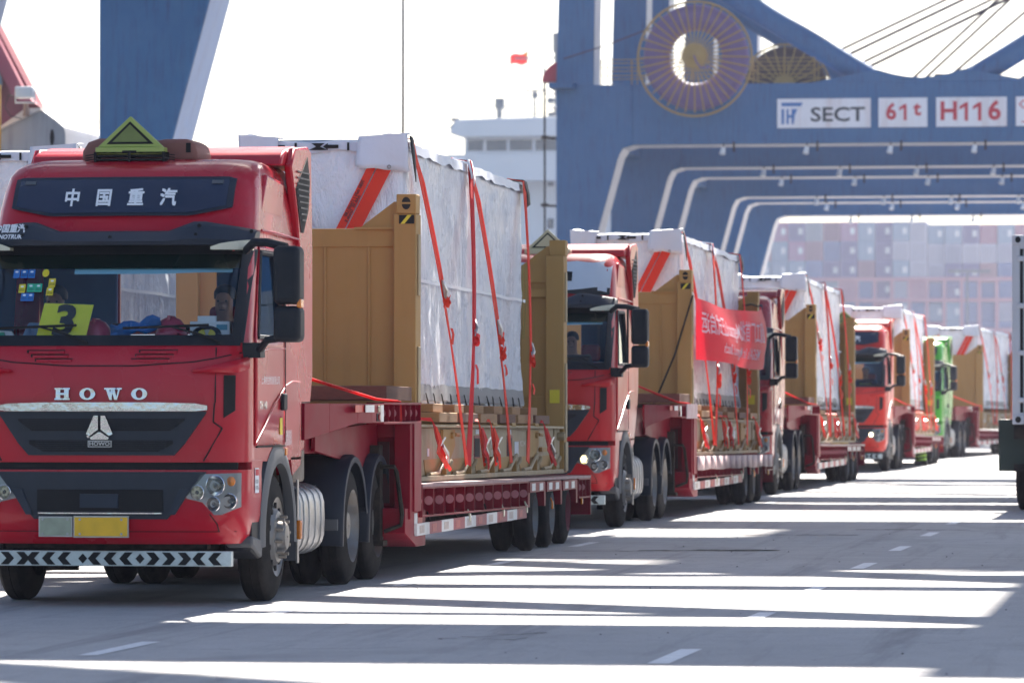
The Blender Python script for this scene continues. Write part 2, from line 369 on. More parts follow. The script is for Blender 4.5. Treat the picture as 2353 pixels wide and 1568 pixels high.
def fsheet(mb, pts_x, zb, zt, off=.012, th=.02, nz=2, mi=0):
    """solid sheet hugging the cab front between the curves zb(x) and zt(x)"""
    zb_ = zb if callable(zb) else (lambda x: zb); zt_ = zt if callable(zt) else (lambda x: zt)
    rows = [[fpt(x, zb_(x) + (zt_(x) - zb_(x)) * j / nz, off) for x in pts_x] for j in range(nz + 1)]
    back = [[(p[0], p[1] + th, p[2]) for p in r] for r in rows]
    mb.grid(rows, mi)
    n = len(pts_x)
    for k in (0, nz):
        a, b = rows[k], back[k]; o = [a, b] if k else [b, a]; mb.grid(o, mi)
    for k in (0, n - 1):
        a = [r[k] for r in rows]; b = [r[k] for r in back]; mb.grid([a, b] if k == 0 else [b, a], mi)
    return mb
def lin(a, b, n): return [a + (b - a) * i / (n - 1) for i in range(n)]
def pw(*kv):
    def f(x):
        if x <= kv[0][0]: return kv[0][1]
        for (a, va), (b, vb) in zip(kv, kv[1:]):
            if x <= b: return va + (vb - va) * (x - a) / (b - a)
        return kv[-1][1]
    return f
SIDE_Y = [-.95, -.85, -.5, -.1, .15, .25, .6, 1.02]
def section(tab, z, side_y):
    yc, hw = _ip(tab, z, 1), _ip(tab, z, 2); half = []
    for x in (0, .3, .6, .8, hw - RC): half.append((x, fy(x, z, tab), z))
    for k in range(1, 7):
        x = hw - RC + RC * sin(radians(15 * k)); half.append((x, fy(x, z, tab) if k < 6 else yc + .05 + RC, z))
    ce = yc + .05 + RC
    for k, y in enumerate(side_y): half.append((hw, max(y, ce + .02 * (k + 1)), z))
    return [(-x, y, z) for x, y, z in half[:0:-1]] + half
NS = len(SIDE_Y); NH = 11 + NS          # points per half

def make_wheel(parent, x, y, R, w, side, dual=False, rim=None, name='wheel', front=False):
    """tyre (the wheel mesh) with its rim and hub bolts as children; side = +1 / -1"""
    rimmat = rim or RIM
    def tyre(mb, xo):
        s = side; e = [(-.0, .62), (.02, .80), (.035, .92), (.05, .965), (.075, .995)]
        prof = [(xo - s * a, r * R) for a, r in e]
        for k, t in enumerate((.25, .27, .48, .50, .52, .73, .75)):
            prof.append((xo - s * w * t, R * (.985 if k % 3 == 0 and k else 1.0)))
        prof += [(xo - s * (w - a), r * R) for a, r in e[::-1]]
        mb.lathe([(a, r) for a, r in prof], (0, y, R), 'x', 40)
    mb = MB(); tyre(mb, x)
    if dual: tyre(mb, x - side * (w + .04))
    wo = fix_normals(mb.build(name, RUBBER, parent))
    r = MB(); s = side
    if front:
        r.lathe([(x - s * .005, R * .63), (x - s * .02, R * .60), (x - s * .05, R * .52), (x - s * .03, R * .46), (x + s * .01, R * .40), (x + s * .02, R * .33), (x + s * .02, R * .27), (x + s * .06, R * .25), (x + s * .09, R * .19), (x + s * .095, R * .02)], (0, y, R), 'x', 40)
    else:
        r.lathe([(x - s * .005, R * .63), (x - s * .02, R * .60), (x - s * .10, R * .56), (x - s * .16, R * .50), (x - s * .19, R * .36), (x - s * .12, R * .30), (x - s * .05, R * .22), (x - s * .04, R * .02)], (0, y, R), 'x', 40)
    ro = fix_normals(r.build('rim', rimmat, wo))
    h = MB()
    for k in range(10):
        t = 2 * pi * k / 10 + .2
        if front: h.cyl((x + s * .01, y + R * .31 * cos(t), R + R * .31 * sin(t)), (x + s * .085, y + R * .31 * cos(t), R + R * .31 * sin(t)), .017, .015, 6)
        else: h.cyl((x - s * .18, y + R * .31 * cos(t), R + R * .31 * sin(t)), (x - s * .10, y + R * .31 * cos(t), R + R * .31 * sin(t)), .016, n=6)
    h.build('wheel_nuts', RIMD, wo, smooth=30)
    hh = MB()
    for k in range(10):
        t = 2 * pi * (k + .5) / 10
        if front: hh.cyl((x - s * .028, y + R * .49 * cos(t), R + R * .49 * sin(t)), (x - s * .022 + s * .012, y + R * .49 * cos(t), R + R * .49 * sin(t)), .024, n=10)
    if front: hh.build_each('hand_hole', DARKGAP, wo)
    return wo

def make_tractor():
    T = thing('tractor_unit', '', 'truck')
    zs = [s[0] for s in SEC]; rows = [section(SEC, z, SIDE_Y) for z in zs]; n = len(rows[0]); c = n // 2
    def half(i): return min(abs(i - c), abs(i + 1 - c))        # column index counted from the centre
    def windscreen(i, j): return 2.14 < zs[j] < 2.83 and half(i) < 8
    def sidewin(i, j): return 2.14 < zs[j] < 2.83 and 12 <= half(i) < 15
    mb = MB(); mb.grid(rows, 0, lambda i, j: not windscreen(i, j) and not sidewin(i, j))
    top = rows[-1]; mb.add(top + [(0, 1.02, 3.64)], [tuple(range(n))])
    bk = [r[0] for r in rows], [r[-1] for r in rows]                    # rear wall with its window
    X0, X1, Z0, Z1 = -.46, .46, 2.25, 2.84; hw = 1.25
    mb.box(-hw + .03, X0, 1.0, 1.03, 1.15, 3.4); mb.box(X1, hw - .03, 1.0, 1.03, 1.15, 3.4); mb.box(X0, X1, 1.0, 1.03, 1.15, Z0); mb.box(X0, X1, 1.0, 1.03, Z1, 3.4); mb.box(-1.0, 1.0, 1.0, 1.03, 3.4, 3.63)
    shell = mb.build('cab_shell', P_RED, T, smooth=40)
    # doors
    for s in (-1, 1):
        d = MB(); cols = range(c + 11, c + 17) if s > 0 else range(c - 16, c - 10)
        rr = [[(rows[j][i][0] + s * .014, rows[j][i][1], rows[j][i][2]) for i in cols] for j in range(1, 9)]
        m = len(rr[0])
        d.grid(rr, 0, lambda i, j: not (2.14 < zs[j + 1] < 2.83 and (1 <= i < 4 if s > 0 else 1 <= i < 4)))
        D = d.build('door', P_RED, T, solid=.012, smooth=40)
        g = MB(); wy = [rows[5][c + s * 12], rows[5][c + s * 15], rows[7][c + s * 15], rows[7][c + s * 12]]
        g.add([(p[0] - s * .01, p[1], p[2]) for p in wy], [(0, 1, 2, 3) if s > 0 else (3, 2, 1, 0)]); g.build('door_window', GLASS, D)
        f = MB(); ww = wy + [wy[0]]
        for a, b in zip(ww, ww[1:]): f.tube([(a[0] + s * .012, a[1], a[2]), (b[0] + s * .012, b[1], b[2])], .022, 5)
        f.build('window_seal', BLACKP, D)
        h = MB(); h.box(1.262 if s > 0 else -1.30, 1.30 if s > 0 else -1.262, .05, .21, 1.56, 1.70)
        h.build('handle', BLACKP, D, bevel=.015)
        gp = MB(); xx = s * 1.268
        gp.box(min(xx, xx - s * .03), max(xx, xx - s * .03), .255, .272, 1.3, 2.9); gp.box(min(xx, xx - s * .03), max(xx, xx - s * .03), -.9, .26, 1.262, 1.276)
        gp.build('door_gap', DARKGAP, T)
        cr = MB(); cr.tube([(s * 1.262, -.93, 1.30), (s * 1.272, -.6, 1.44), (s * 1.275, -.2, 1.62), (s * 1.27, .2, 1.74)], .007, 6); cr.tube([(s * 1.255, .30, 1.76), (s * 1.255, .60, 1.80), (s * 1.25, 1.0, 1.80)], .007, 6)
        cr.tube([(s * 1.262, -.93, 2.02), (s * 1.268, -.4, 2.06), (s * 1.266, .25, 2.07)], .007, 6)
        cr.tube([(s * 1.225, -.55, 3.02), (s * 1.228, .0, 3.02), (s * 1.225, 1.0, 3.0)], .010, 6); cr.build_each('body_crease', P_RED, T)
        sl = MB(); sl.prism([(-.38, 3.16), (-.10, 3.50), (.62, 3.46), (.56, 3.14)], s * 1.10, s * 1.178, 'x'); sl.build('sleeper_bulge', P_RED, T, bevel=.03, seg=3)
    # windscreen, its black surround and the tinted band
    w = MB(); w.grid([[(p[0] * .997, p[1] + .012, p[2]) for p in rows[j][c - 8:c + 9]] for j in range(5, 8)]); ws = w.build('windscreen', GLASS, T)
    xs = [-1.185, -1.12, -1.0, -.8, -.4, 0, .4, .8, 1.0, 1.12, 1.185]
    sr = MB(); fsheet(sr, xs, 2.075, pw((-1.2, 2.19), (-1.1, 2.16), (1.1, 2.16), (1.2, 2.19)), .010, .03)
    for s in (-1, 1): fsheet(sr, [s * 1.115, s * 1.16, s * 1.205] if s > 0 else [s * 1.205, s * 1.16, s * 1.115], 2.1, 2.86, .008, .03, nz=6)
    fsheet(sr, xs, 2.815, 2.90, .008, .03); sr.build('windscreen_surround', BLACKP, T)
    tb = MB(); tb.grid([[fpt(x, z, -.016) for x in xs[1:-1]] for z in (2.70, 2.755, 2.84)]); tb.build('tinted_band', TINT, ws)
    sb_ = MB(); sb_.grid([[fpt(x, z + .012 * (x > .75), -.045) for x in (-.35, 0, .4, .8, 1.05)] for z in (2.655, 2.705)]); sb_.build('sky_glare_strip', SKYGLARE, T)  # strip added for the sky glare across the glass
    for s, x0 in ((1, .62), (1, -.55)):
        wp = MB(); wp.tube([fpt(x0 + .42, 2.10, .03), fpt(x0 + .22, 2.17, .05), fpt(x0 - .02, 2.225, .045)], [.012, .010, .008], 6); wp.tube([fpt(x0 - .45, 2.215, .03), fpt(x0 + .3, 2.24, .03)], .011, 6); wp.build('wiper', DARKGAP, T)
    # visor with clearance lamps
    vz = pw((-1.27, 2.985), (-1.2, 3.02), (-.82, 3.075), (-.72, 3.075), (-.5, 3.0), (.5, 3.0), (.72, 3.075), (.82, 3.075), (1.2, 3.02), (1.27, 2.985))
    vx = [-1.235, -1.2, -1.1, -.95, -.82, -.72, -.6, -.5, -.25, 0, .25, .5, .6, .72, .82, .95, 1.1, 1.2, 1.235]
    v = MB(); R0 = []; 
    for k, (fz, out) in enumerate(((0, .02), (0, .22), (.25, .25), (.8, .19), (1, .15), (1, .02))):
        R0.append([(x, fy(x, 2.9) * .55 + (fy(0, 2.9) + .10 * x * x) * .45 - out + (.0 if fz == 0 else .05 * fz), (2.885 + (vz(x) - 2.885) * fz) - (.0 if k else .0)) for x in vx])
    v.grid(R0); v.add([R0[k][0] for k in range(6)] + [R0[k][-1] for k in range(6)], [(0, 1, 2, 3, 4, 5), (11, 10, 9, 8, 7, 6)]); vis = v.build('sun_visor', VISOR, T, smooth=50)
    fix_normals(vis)
    def vpt(x, z, off=.012):
        t = (z - 2.885) / (vz(x) - 2.885); return (x, fy(x, 2.9) * .55 + (fy(0, 2.9) + .10 * x * x) * .45 - (.25 - .06 * t) + .05 * t - off, z)
    bo = MB()
    for x, z in ((-.78, 3.04), (-.80, 2.965), (0, 2.945), (.78, 3.04), (.76, 2.965), (1.2, 3.0)): p = vpt(x, z); bo.cyl(p, (p[0], p[1] + .02, p[2]), .016, n=10)
    bo.build_each('visor_bolt', DARKGAP, vis)
    for s in (-1, 1):
        l = MB(); xx = [.90, .98, 1.06, 1.14, 1.22]
        def vb(x, z, off): q = vpt(x, max(z, 2.886), off); return (s * q[0], q[1], z)
        a = [vb(x, 2.845, .02) for x in xx]; b = [vb(x, 2.845 + .022 + .062 * (k / 4) ** .6, .02) for k, x in enumerate(xx)]
        r2 = [a, b]; bk2 = [[(p[0], p[1] + .12, p[2]) for p in r] for r in r2]
        l.grid([bk2[0], a, b, bk2[1]]); l.add([a[-1], b[-1], bk2[1][-1], bk2[0][-1], a[0], b[0], bk2[1][0], bk2[0][0]], [(0, 1, 2, 3), (7, 6, 5, 4)]); fix_normals(l.build('clearance_lamp', CREAM, vis))
    # forehead panel with its frame and lettering
    px = lin(-1.0, 1.0, 31); zb = pw((-1.0, 3.20), (-.94, 3.185), (-.64, 3.13), (.64, 3.13), (.94, 3.185), (1.0, 3.20)); zt = pw((-1.0, 3.44), (-.94, 3.455), (.94, 3.455), (1.0, 3.44))
    fp = fsheet(MB(), px, zb, zt, .028, .04, 6).build('forehead_panel', VISOR, T)
    fsheet(MB(), lin(-.95, .95, 25), lambda x: zb(x) + .025, lambda x: zt(x) - .025, .038, .02, 6).build('panel_face', NAVY, fp)
    tx = MB()
    for k, ch in enumerate('中国重汽'):
        put_bold(tx, ch, .150, lambda u, w, e, k=k: fpt(-.435 + .29 * k + u, 3.272 + w, .048 + e), .0045)
    tx.build('lettering', WHITE, fp, smooth=0)
    for s in (-1, 1):
        q = MB(); fsheet(q, lin(s * .85 - .05, s * .85 + .05, 4), 3.395, 3.425, .050, .02); q.build('roof_marker_lamp', GREYP, fp)
    # front lid: seam, slots, letters, grille, emblem
    sm = MB(); sz = pw((-1.2, 2.02), (-1.0, 1.975), (-.8, 1.945), (-.3, 1.915), (.3, 1.915), (.8, 1.945), (1.0, 1.975), (1.2, 2.02))
    fsheet(sm, lin(-1.2, 1.2, 25), lambda x: sz(x) - .005, lambda x: sz(x) + .005, .004, .02, 1)
    for s in (-1, 1):
        for a, b in (((1.0, 2.06), (1.0, 1.62)), ((.995, 1.62), (.985, 1.47)), ((.985, 1.47), (1.06, 1.42)), ((1.06, 1.42), (.90, 1.16))): sm.tube([fpt(s * a[0], a[1], .003), fpt(s * b[0], b[1], .003)], .007, 5)
    sm.build('panel_gap', DARKGAP, T)
    sv = MB()
    for s in (-1, 1):
        for k in range(3):
            fsheet(sv, lin(s * (.50 - .035 * k) - .17, s * (.50 - .035 * k) + .17, 4), 2.035 - .034 * k, 2.043 - .034 * k, .004, .02, 1)
            sv.box(*sorted((s * (.50 - .035 * k) - .17, s * (.50 - .035 * k) - .16)), fy(.5, 2.0) - .012, fy(.5, 2.0) + .02, 2.018 - .034 * k, 2.043 - .034 * k)
    sv.build_each('air_slot', DARKGAP, T)
    sr2 = MB()
    for s in (-1, 1):
        for k in range(3): fsheet(sr2, lin(s * (.50 - .035 * k) - .155, s * (.50 - .035 * k) + .165, 4), 2.016 - .034 * k, 2.033 - .034 * k, .014, .02, 1)
    sr2.build_each('slot_lip', P_RED, T)
    for s in (-1, 1):
        vt = MB(); xs_ = [s * x for x in ((1.07, 1.11, 1.16) if s > 0 else (1.16, 1.11, 1.07))]; fsheet(vt, xs_, pw((-1.16, 1.47), (-1.07, 1.55), (1.07, 1.50), (1.16, 1.56)), 1.84, .006, .03); vt.build('corner_vent', DARKGAP, T)
        fn = MB(); fn.add([fpt(s * .82, 1.875, .004), fpt(s * .84, 1.895, .05), fpt(s * 1.0, 1.925, .06), fpt(s * 1.17, 1.965, .07), fpt(s * 1.235, 1.99, .02), fpt(s * 1.235, 1.90, .02), fpt(s * 1.17, 1.86, .05), fpt(s * 1.0, 1.865, .06), fpt(s * .84, 1.868, .04)], [(0, 1, 8), (1, 2, 7, 8), (2, 3, 6, 7), (3, 4, 5, 6)] if s > 0 else [(8, 1, 0), (8, 7, 2, 1), (7, 6, 3, 2), (6, 5, 4, 3)]); fn.build('corner_fin', P_RED, T, solid=.03)
    ch = fsheet(MB(), lin(-.94, .94, 19), pw((-.94, 1.565), (-.87, 1.555), (.87, 1.555), (.94, 1.565)), pw((-.94, 1.60), (-.89, 1.615), (-.5, 1.625), (.5, 1.625), (.89, 1.615), (.94, 1.60)), .035, .04, 2).build('chrome_strip', CHROME, T)
    gx = lin(-.925, .925, 21)
    gr_ = fsheet(MB(), gx, lambda x: 1.205 + max(0, (abs(x) - .67) / .255) * .335, 1.553, .018, .03, 3).build('grille', GRILLE, T)
    gm = MB()
    fsheet(gm, lin(-.74, .74, 13), lambda x: 1.40 + max(0, (abs(x) - .64) / .10) * .08, 1.495, .024, .02); fsheet(gm, lin(-.64, .64, 11), lambda x: 1.235 + max(0, (abs(x) - .56) / .08) * .06, 1.325, .024, .02)
    gm.build_each('grille_mesh', DARKGAP, gr_)
    gs = MB()
    for k in range(5): fsheet(gs, lin(-.70, .70, 9), 1.415 + .016 * k, 1.419 + .016 * k, .028, .01, 1)
    for k in range(5): fsheet(gs, lin(-.58, .58, 9), 1.25 + .016 * k, 1.254 + .016 * k, .028, .01, 1)
    gs.build('grille_slat', GRILLE, gr_)
    # slab-serif letters H O W O in chrome
    hl = MB()
    def put(poly, x, z0=1.645, h=.095): 
        x *= .92; poly = [(u * .93, w) for u, w in poly]
        P = [(x + u * h, z0 + w * h) for u, w in poly]; m_ = len(P); f = [fpt(u, w, .03) for u, w in P]; b = [fpt(u, w, -.005) for u, w in P]
        hl.add(f + b, [tuple(range(m_))] + [(i, i + m_, (i + 1) % m_ + m_, (i + 1) % m_) for i in range(m_)])
    def rect(x, a, b, c_, d_): put([(a, c_), (b, c_), (b, d_), (a, d_)], x)
    for x in (-.37,):
        for q in ((-.78, -.02, 0, .14), (.02, .78, 0, .14), (-.78, -.02, .86, 1), (.02, .78, .86, 1), (-.66, -.2, .14, .86), (.2, .66, .14, .86), (-.2, .2, .42, .58)): rect(x, *q)
    hl.nx()
    for x in (-.125, .375):
        N = 24
        for k in range(N):
            t0, t1 = 2 * pi * k / N, 2 * pi * (k + 1) / N
            put([(.80 * cos(t0), .5 + .5 * sin(t0)), (.80 * cos(t1), .5 + .5 * sin(t1)), (.34 * cos(t1), .5 + .36 * sin(t1)), (.34 * cos(t0), .5 + .36 * sin(t0))], x)
        hl.nx()
    for q in ([(-.72, .86), (-.38, .86), (-.08, 0), (-.36, 0)], [(-.22, .86), (-.40, .3), (-.22, 0), (.06, .86)], [(-.16, .86), (.14, .86), (.40, 0), (.12, 0)], [(.50, .86), (.66, .86), (.40, 0), (.26, 0)]): put(q, .125)
    for q in ((-.9, -.2, .86, 1), (-.24, .24, .86, 1), (.34, .86, .86, 1)): rect(.125, *q)
    hl.build_each('letter', CHROME, T, smooth=0, fix=True)
    em = MB()
    def ep(poly, off=.055):
        P = [(u, 1.30 + w) for u, w in poly]; f = [fpt(u, w, off) for u, w in P]; b = [fpt(u, w, .01) for u, w in P]; m_ = len(P)
        em.add(f + b, [tuple(range(m_))] + [(i, i + m_, (i + 1) % m_ + m_, (i + 1) % m_) for i in range(m_)])
    for s in (-1, 1): ep([(s * .012, .22), (s * .05, .22), (s * .118, .075), (s * .085, .06), (s * .012, .11)])
    ep([(-.085, .045), (-.012, .088), (.012, .088), (.085, .045), (.075, .03), (-.075, .03)]); ep([(-.115, .058), (-.10, .042), (-.085, .052), (-.10, .066)])
    fix_normals(em.build('emblem', CHROME, T, smooth=0))
    pl = MB(); fsheet(pl, lin(-.105, .105, 4), 1.27, 1.322, .04, .03); pl.build('emblem_plate', ALU, T)
    pt = MB(); fsheet(pt, lin(-.097, .097, 4), 1.277, 1.315, .044, .01); pt.build('plate_field', DARKGAP, T)
    e2 = MB(); put_text(e2, 'HOWO', .04, lambda u, w: fpt(u, 1.296 + w, .048), sx=1.35, bold=.001); e2.build('plate_lettering', ALU, T, smooth=0)
    # bumper
    brow = [section(BUMP, z, [-.9, -.78, -.66]) for z in [b[0] for b in BUMP]]
    b = MB(); b.grid(brow); bn = len(brow[0]); b.add(brow[0] + [(0, -.7, .5)], [tuple(range(bn - 1, -1, -1))]); b.add(brow[-1], [tuple(range(bn))])
    bumper = b.build('bumper', P_RED, T, smooth=45)
    g = MB(); fsheet(g, lin(-1.17, 1.17, 15), 1.085, 1.155, -.03, .03); g.build('lid_gap', DARKGAP, T)
    xs2 = lin(-.93, .93, 23)
    lg = fsheet(MB(), xs2, lambda x: .70 + max(0, (abs(x) - .60) / .33) * .37, 1.075, .02, .04, 3).build('lower_grille', GRILLE, bumper)
    m1 = MB(); fsheet(m1, lin(-.56, .56, 13), .765, lambda x: .935, .026, .02)
    for s in (-1, 1): pass
    m1.build('grille_mesh', DARKGAP, lg)
    m2 = MB(); fsheet(m2, lin(-.17, .17, 5), .79, .90, .05, .05); m2.build('radar_box', VISOR, lg, bevel=.008)
    m3 = MB(); fsheet(m3, lin(-.55, .55, 9), .742, .752, .034, .02, 1); m3.build('chrome_line', CHROME, lg)
    for s in (-1, 1):
        m4 = MB(); pp = [(s * .60, .735), (s * .66, .735), (s * .80, .94), (s * .70, .94)]; f = [fpt(u, w, .034) for u, w in pp]; k = [fpt(u, w, .0) for u, w in pp]
        m4.add(f + k, [(0, 1, 2, 3)] + [(i, i + 4, (i + 1) % 4 + 4, (i + 1) % 4) for i in range(4)]); fix_normals(m4.build('grille_fin', VISOR, lg))
    bl = MB(); fsheet(bl, lin(-1.16, 1.16, 17), .598, .604, .004, .02, 1); bl.build('bumper_seam', DARKGAP, bumper)
    bs = MB()
    for s in (-1, 1): bs.tube([fpt(s * .96, .74, .004), fpt(s * 1.02, .66, .004), fpt(s * 1.03, .60, .004)], .005, 5)
    bs.build('bumper_joint', DARKGAP, bumper)
    for s in (-1, 1):
        zl = pw((.76, .865), (.90, .835), (1.0, .735), (1.06, .735), (1.215, .80)); zu = pw((.76, .88), (.90, 1.058), (1.215, 1.065))
        X = [.76, .80, .85, .90, .95, 1.0, 1.06, 1.12, 1.17, 1.205]; X = X if s > 0 else [-x for x in X[::-1]]
        hd = fsheet(MB(), X, lambda x: zl(abs(x)), lambda x: zu(abs(x)), .012, .03, 3).build('headlight', HLH, bumper)
        rf = MB(); bb = MB()
        for (x, z, r) in ((.86, .912, .060), (1.015, .968, .084), (1.00, .822, .060), (1.128, .842, .064)):
            y = fy(x, z) - .018
            rf.lathe([(.012, r), (-.022, r), (-.026, r * .93), (-.020, r * .86), (.004, r * .55), (.010, r * .30), (.010, .002)], (s * x, y, z), 'y', 22); rf.nx()
            bb.lathe([(.012, r * .30), (-.012, r * .30), (-.022, r * .20), (-.024, .002)], (s * x, y, z), 'y', 12); bb.nx()
        rf.build_each('reflector', REFLECT, hd, fix=True); bb.build_each('bulb', BULB, hd, fix=True)
        am = MB(); y = fy(1.135, .995) - .02; am.lathe([(.0, .04), (-.012, .036), (-.02, .002)], (s * 1.135, y, 1.0), 'y', 14); fix_normals(am.build('indicator', AMBER, hd))
        fl = MB()
        for k in range(6): t = pi / 3 * k; fl.cyl((s * .855 + .026 * cos(t), fy(.855, .915) - .034, .915 + .026 * sin(t)), (s * .855 + .026 * cos(t), fy(.855, .915) - .01, .915 + .026 * sin(t)), .013, n=8)
        fl.build('led_cluster', CREAM, hd)
        ln = MB(); ln.grid([[fpt(x, zl(abs(x)) + (zu(abs(x)) - zl(abs(x))) * j / 3, .042) for x in X] for j in range(4)]); ln.build('lens', LENS, hd)
    p1 = MB(); p1.box(-.53, -.25, -1.495, -1.48, .57, .71); p = p1.build('number_plate', PLATE_G, bumper, bevel=.004)
    p1 = MB(); p1.box(-.22, .25, -1.50, -1.485, .565, .715); p = p1.build('number_plate', PLATE_Y, bumper, bevel=.004)
    bt_ = MB()
    for x in (-.50, -.28, -.17, .20):
        for z in (.583, .698): bt_.cyl((x, -1.507, z), (x, -1.48, z), .010, n=8)
    bt_.build_each('plate_bolt', ALU, bumper)
    fr = MB()
    for (x0, x1, z0, z1) in ((-.54, -.24, .56, .72), (-.23, .26, .555, .725)): fr.box(x0, x1, -1.488, -1.47, z0, z1)
    fr.build_each('plate_frame', ALU, bumper)
    # striped under-run bar
    ub = MB(); ub.box(-1.14, 1.14, -1.36, -1.28, .325, .445); bar = ub.build('underrun_bar', BARW, T, bevel=.006)
    cv = MB()
    def chev(x, d):
        P = [(x - d * .035, .435), (x + d * .035, .435), (x + d * .085, .385), (x + d * .035, .335), (x - d * .035, .335), (x + d * .015, .385)]
        cv.prism(P, -1.364, -1.359, 'y')
    for x in (-1.02, -.88, -.74): chev(x, 1)
    for x in (-.60, -.46, -.32): chev(x, -1)
    for x in (-.05, .09, .23): chev(x, -1)
    for x in (.42, .56, .70): chev(x, 1)
    for x in (.88, 1.02): chev(x, -1)
    for x in (-.18, .33): 
        cv.prism([(x - .04, .385), (x, .425), (x + .04, .385), (x, .345)], -1.3645, -1.3595, 'y')
    cv.build_each('chevron', DARKGAP, bar, smooth=0, fix=True)
    # lower sides: wheel-arch flares, steps, side flank behind the arch
    for s in (-1, 1):
        fl = MB(); rr = []
        for k in range(17):
            t = radians(-6 + 192 * k / 16); ci, sn = cos(t), sin(t)
            rr.append([(s * 1.20, -ci * .60, .53 + sn * .60), (s * 1.275, -ci * .60, .53 + sn * .60), (s * 1.285, -ci * .66, .53 + sn * .66), (s * 1.255, -ci * .74, .53 + sn * .76), (s * 1.2, -ci * .74, .53 + sn * .76)])
        fl.grid(rr); o = fix_normals(fl.build('wheel_arch', GREYP, T, smooth=50))
        am = MB(); am.box(*sorted((s * 1.275, s * 1.292)), .18, .25, 1.19, 1.25); am.build('side_marker', AMBER, T, bevel=.006)
        st = MB(); st.prism([(-1.0, .44), (-.66, .36), (-.64, .95), (-1.02, .95)], s * 1.0, s * 1.24, 'x'); fix_normals(st.build('step', BLACKP, T, bevel=.02))
        st = MB(); st.prism([(-1.06, .48), (-.68, .37), (-.66, .52), (-1.06, .56)], s * 1.02, s * 1.262, 'x'); fix_normals(st.build('step_tread', GREYP, T, bevel=.02))
        lf = MB(); lf.prism([(-1.02, .86), (-.70, .98), (-.60, 1.17), (-1.06, 1.17), (-1.06, .90)], s * 1.0, s * 1.252, 'x'); fix_normals(lf.build('lower_flank', P_RED, T, bevel=.012))
        lb = MB(); lb.prism([(.56, 1.17), (.64, 1.02), (.98, 1.10), (1.02, 1.17)], s * 1.1, s * 1.25, 'x'); fix_normals(lb.build('lower_flank', P_RED, T))
        # mirror
        mr = MB(); mr.box(*sorted((s * 1.53, s * 1.765)), -1.50, -1.24, 2.40, 2.86); mo = mr.build('mirror', BLACKP, T, bevel=.05, seg=4)
        m2 = MB(); m2.box(*sorted((s * 1.53, s * 1.77)), -1.49, -1.24, 2.10, 2.385); m2.build('wide_mirror', BLACKP, mo, bevel=.05, seg=4)
        m3 = MB(); m3.box(*sorted((s * 1.545, s * 1.75)), -1.243, -1.234, 2.43, 2.83); m3.box(*sorted((s * 1.545, s * 1.75)), -1.243, -1.234, 2.13, 2.36); m3.build_each('mirror_glass', CHROME, mo)
        m4 = MB(); m4.tube([(s * 1.18, -.98, 2.84), (s * 1.30, -1.18, 2.90), (s * 1.45, -1.32, 2.89), (s * 1.63, -1.37, 2.85)], .035, 8); m4.nx(); m4.tube([(s * 1.2, -1.05, 2.05), (s * 1.36, -1.2, 2.05), (s * 1.45, -1.33, 2.12), (s * 1.63, -1.37, 2.14)], .032, 8); m4.box(*sorted((s * 1.20, s * 1.36)), -1.20, -1.02, 1.98, 2.10); m4.build_each('mirror_arm', BLACKP, mo)
        m5 = MB(); m5.box(*sorted((s * 1.735, s * 1.775)), -1.46, -1.34, 2.37, 2.44); m5.build('mirror_indicator', AMBER, mo, bevel=.01)
        # side deflector with louvre
        sd = MB(); sd.prism([(.66, 3.60), (.84, 3.76), (1.40, 3.80), (1.54, 3.76), (1.60, 2.9), (1.60, 1.85), (1.50, 1.62), (1.20, 1.22), (1.04, 1.22), (1.03, 2.9), (.92, 3.2)], s * 1.16, s * 1.235, 'x'); fix_normals(sd.build('side_deflector', P_RED, T, bevel=.02, seg=3))
        so = MB(); so.prism([(.84, 3.42), (1.34, 3.71), (1.44, 3.50), (1.38, 3.26), (1.16, 3.06), (1.06, 3.06)], s * 1.2345, s * 1.242, 'x'); lo = fix_normals(so.build('louvre', DARKGAP, T))
        sv = MB()
        for k in range(9):
            z = 3.16 + .05 * k; sv.box(*sorted((s * 1.241, s * 1.25)), max(.86, 1.10 - (z - 3.1) * .75) + .02, min(1.40, 1.20 + (z - 3.1) * .7), z, z + .014)
        sv.build_each('louvre_slat', VISOR, lo)
    rd = MB(); rd.prism([(.50, 3.60), (.58, 3.69), (.72, 3.735), (1.12, 3.79), (1.50, 3.79), (1.53, 3.60)], -1.17, 1.17, 'x'); fix_normals(rd.build('roof_deflector', P_RED, T, bevel=.02, seg=3))
    # chassis, tank, mudguards, axles, fifth wheel
    cs = MB(); cs.box(-.45, -.36, -1.1, 5.55, .72, .98); cs.box(.36, .45, -1.1, 5.55, .72, .98); cs.box(-.95, .95, -1.15, .62, .60, 1.12); cs.box(-.9, .9, -1.25, -1.12, .46, .56)
    cs.box(-.85, .85, .72, 1.3, .40, 1.1); cs.box(-.7, .7, 1.3, 2.9, .34, .95); cs.box(-.5, .5, 2.9, 5.5, .40, .95)  # solid boxes added to block light under the tractor
    for y in (0, 3.55, 4.85): cs.cyl((-1.1, y, .5), (1.1, y, .5), .075, n=10); cs.box(-.25, .25, y - .22, y + .22, .36, .68)
    cs.box(-.8, .8, -.35, .35, .40, .52); cs.box(-.5, .5, 3.7, 4.7, .98, 1.12)
    for s in (-1, 1): cs.box(*sorted((s * 1.13, s * 1.16)), .62, .66, .30, 1.05); cs.box(*sorted((s * .75, s * 1.1)), .60, .64, .22, 1.0)
    cs.build('chassis', CHASSIS, T)
    fw = MB(); fw.lathe([(0, .0), (0, .52), (.06, .55), (.10, .5), (.10, 0)], (0, 4.2, 1.12), 'z', 28); fix_normals(fw.build('fifth_wheel', CHASSIS, T))
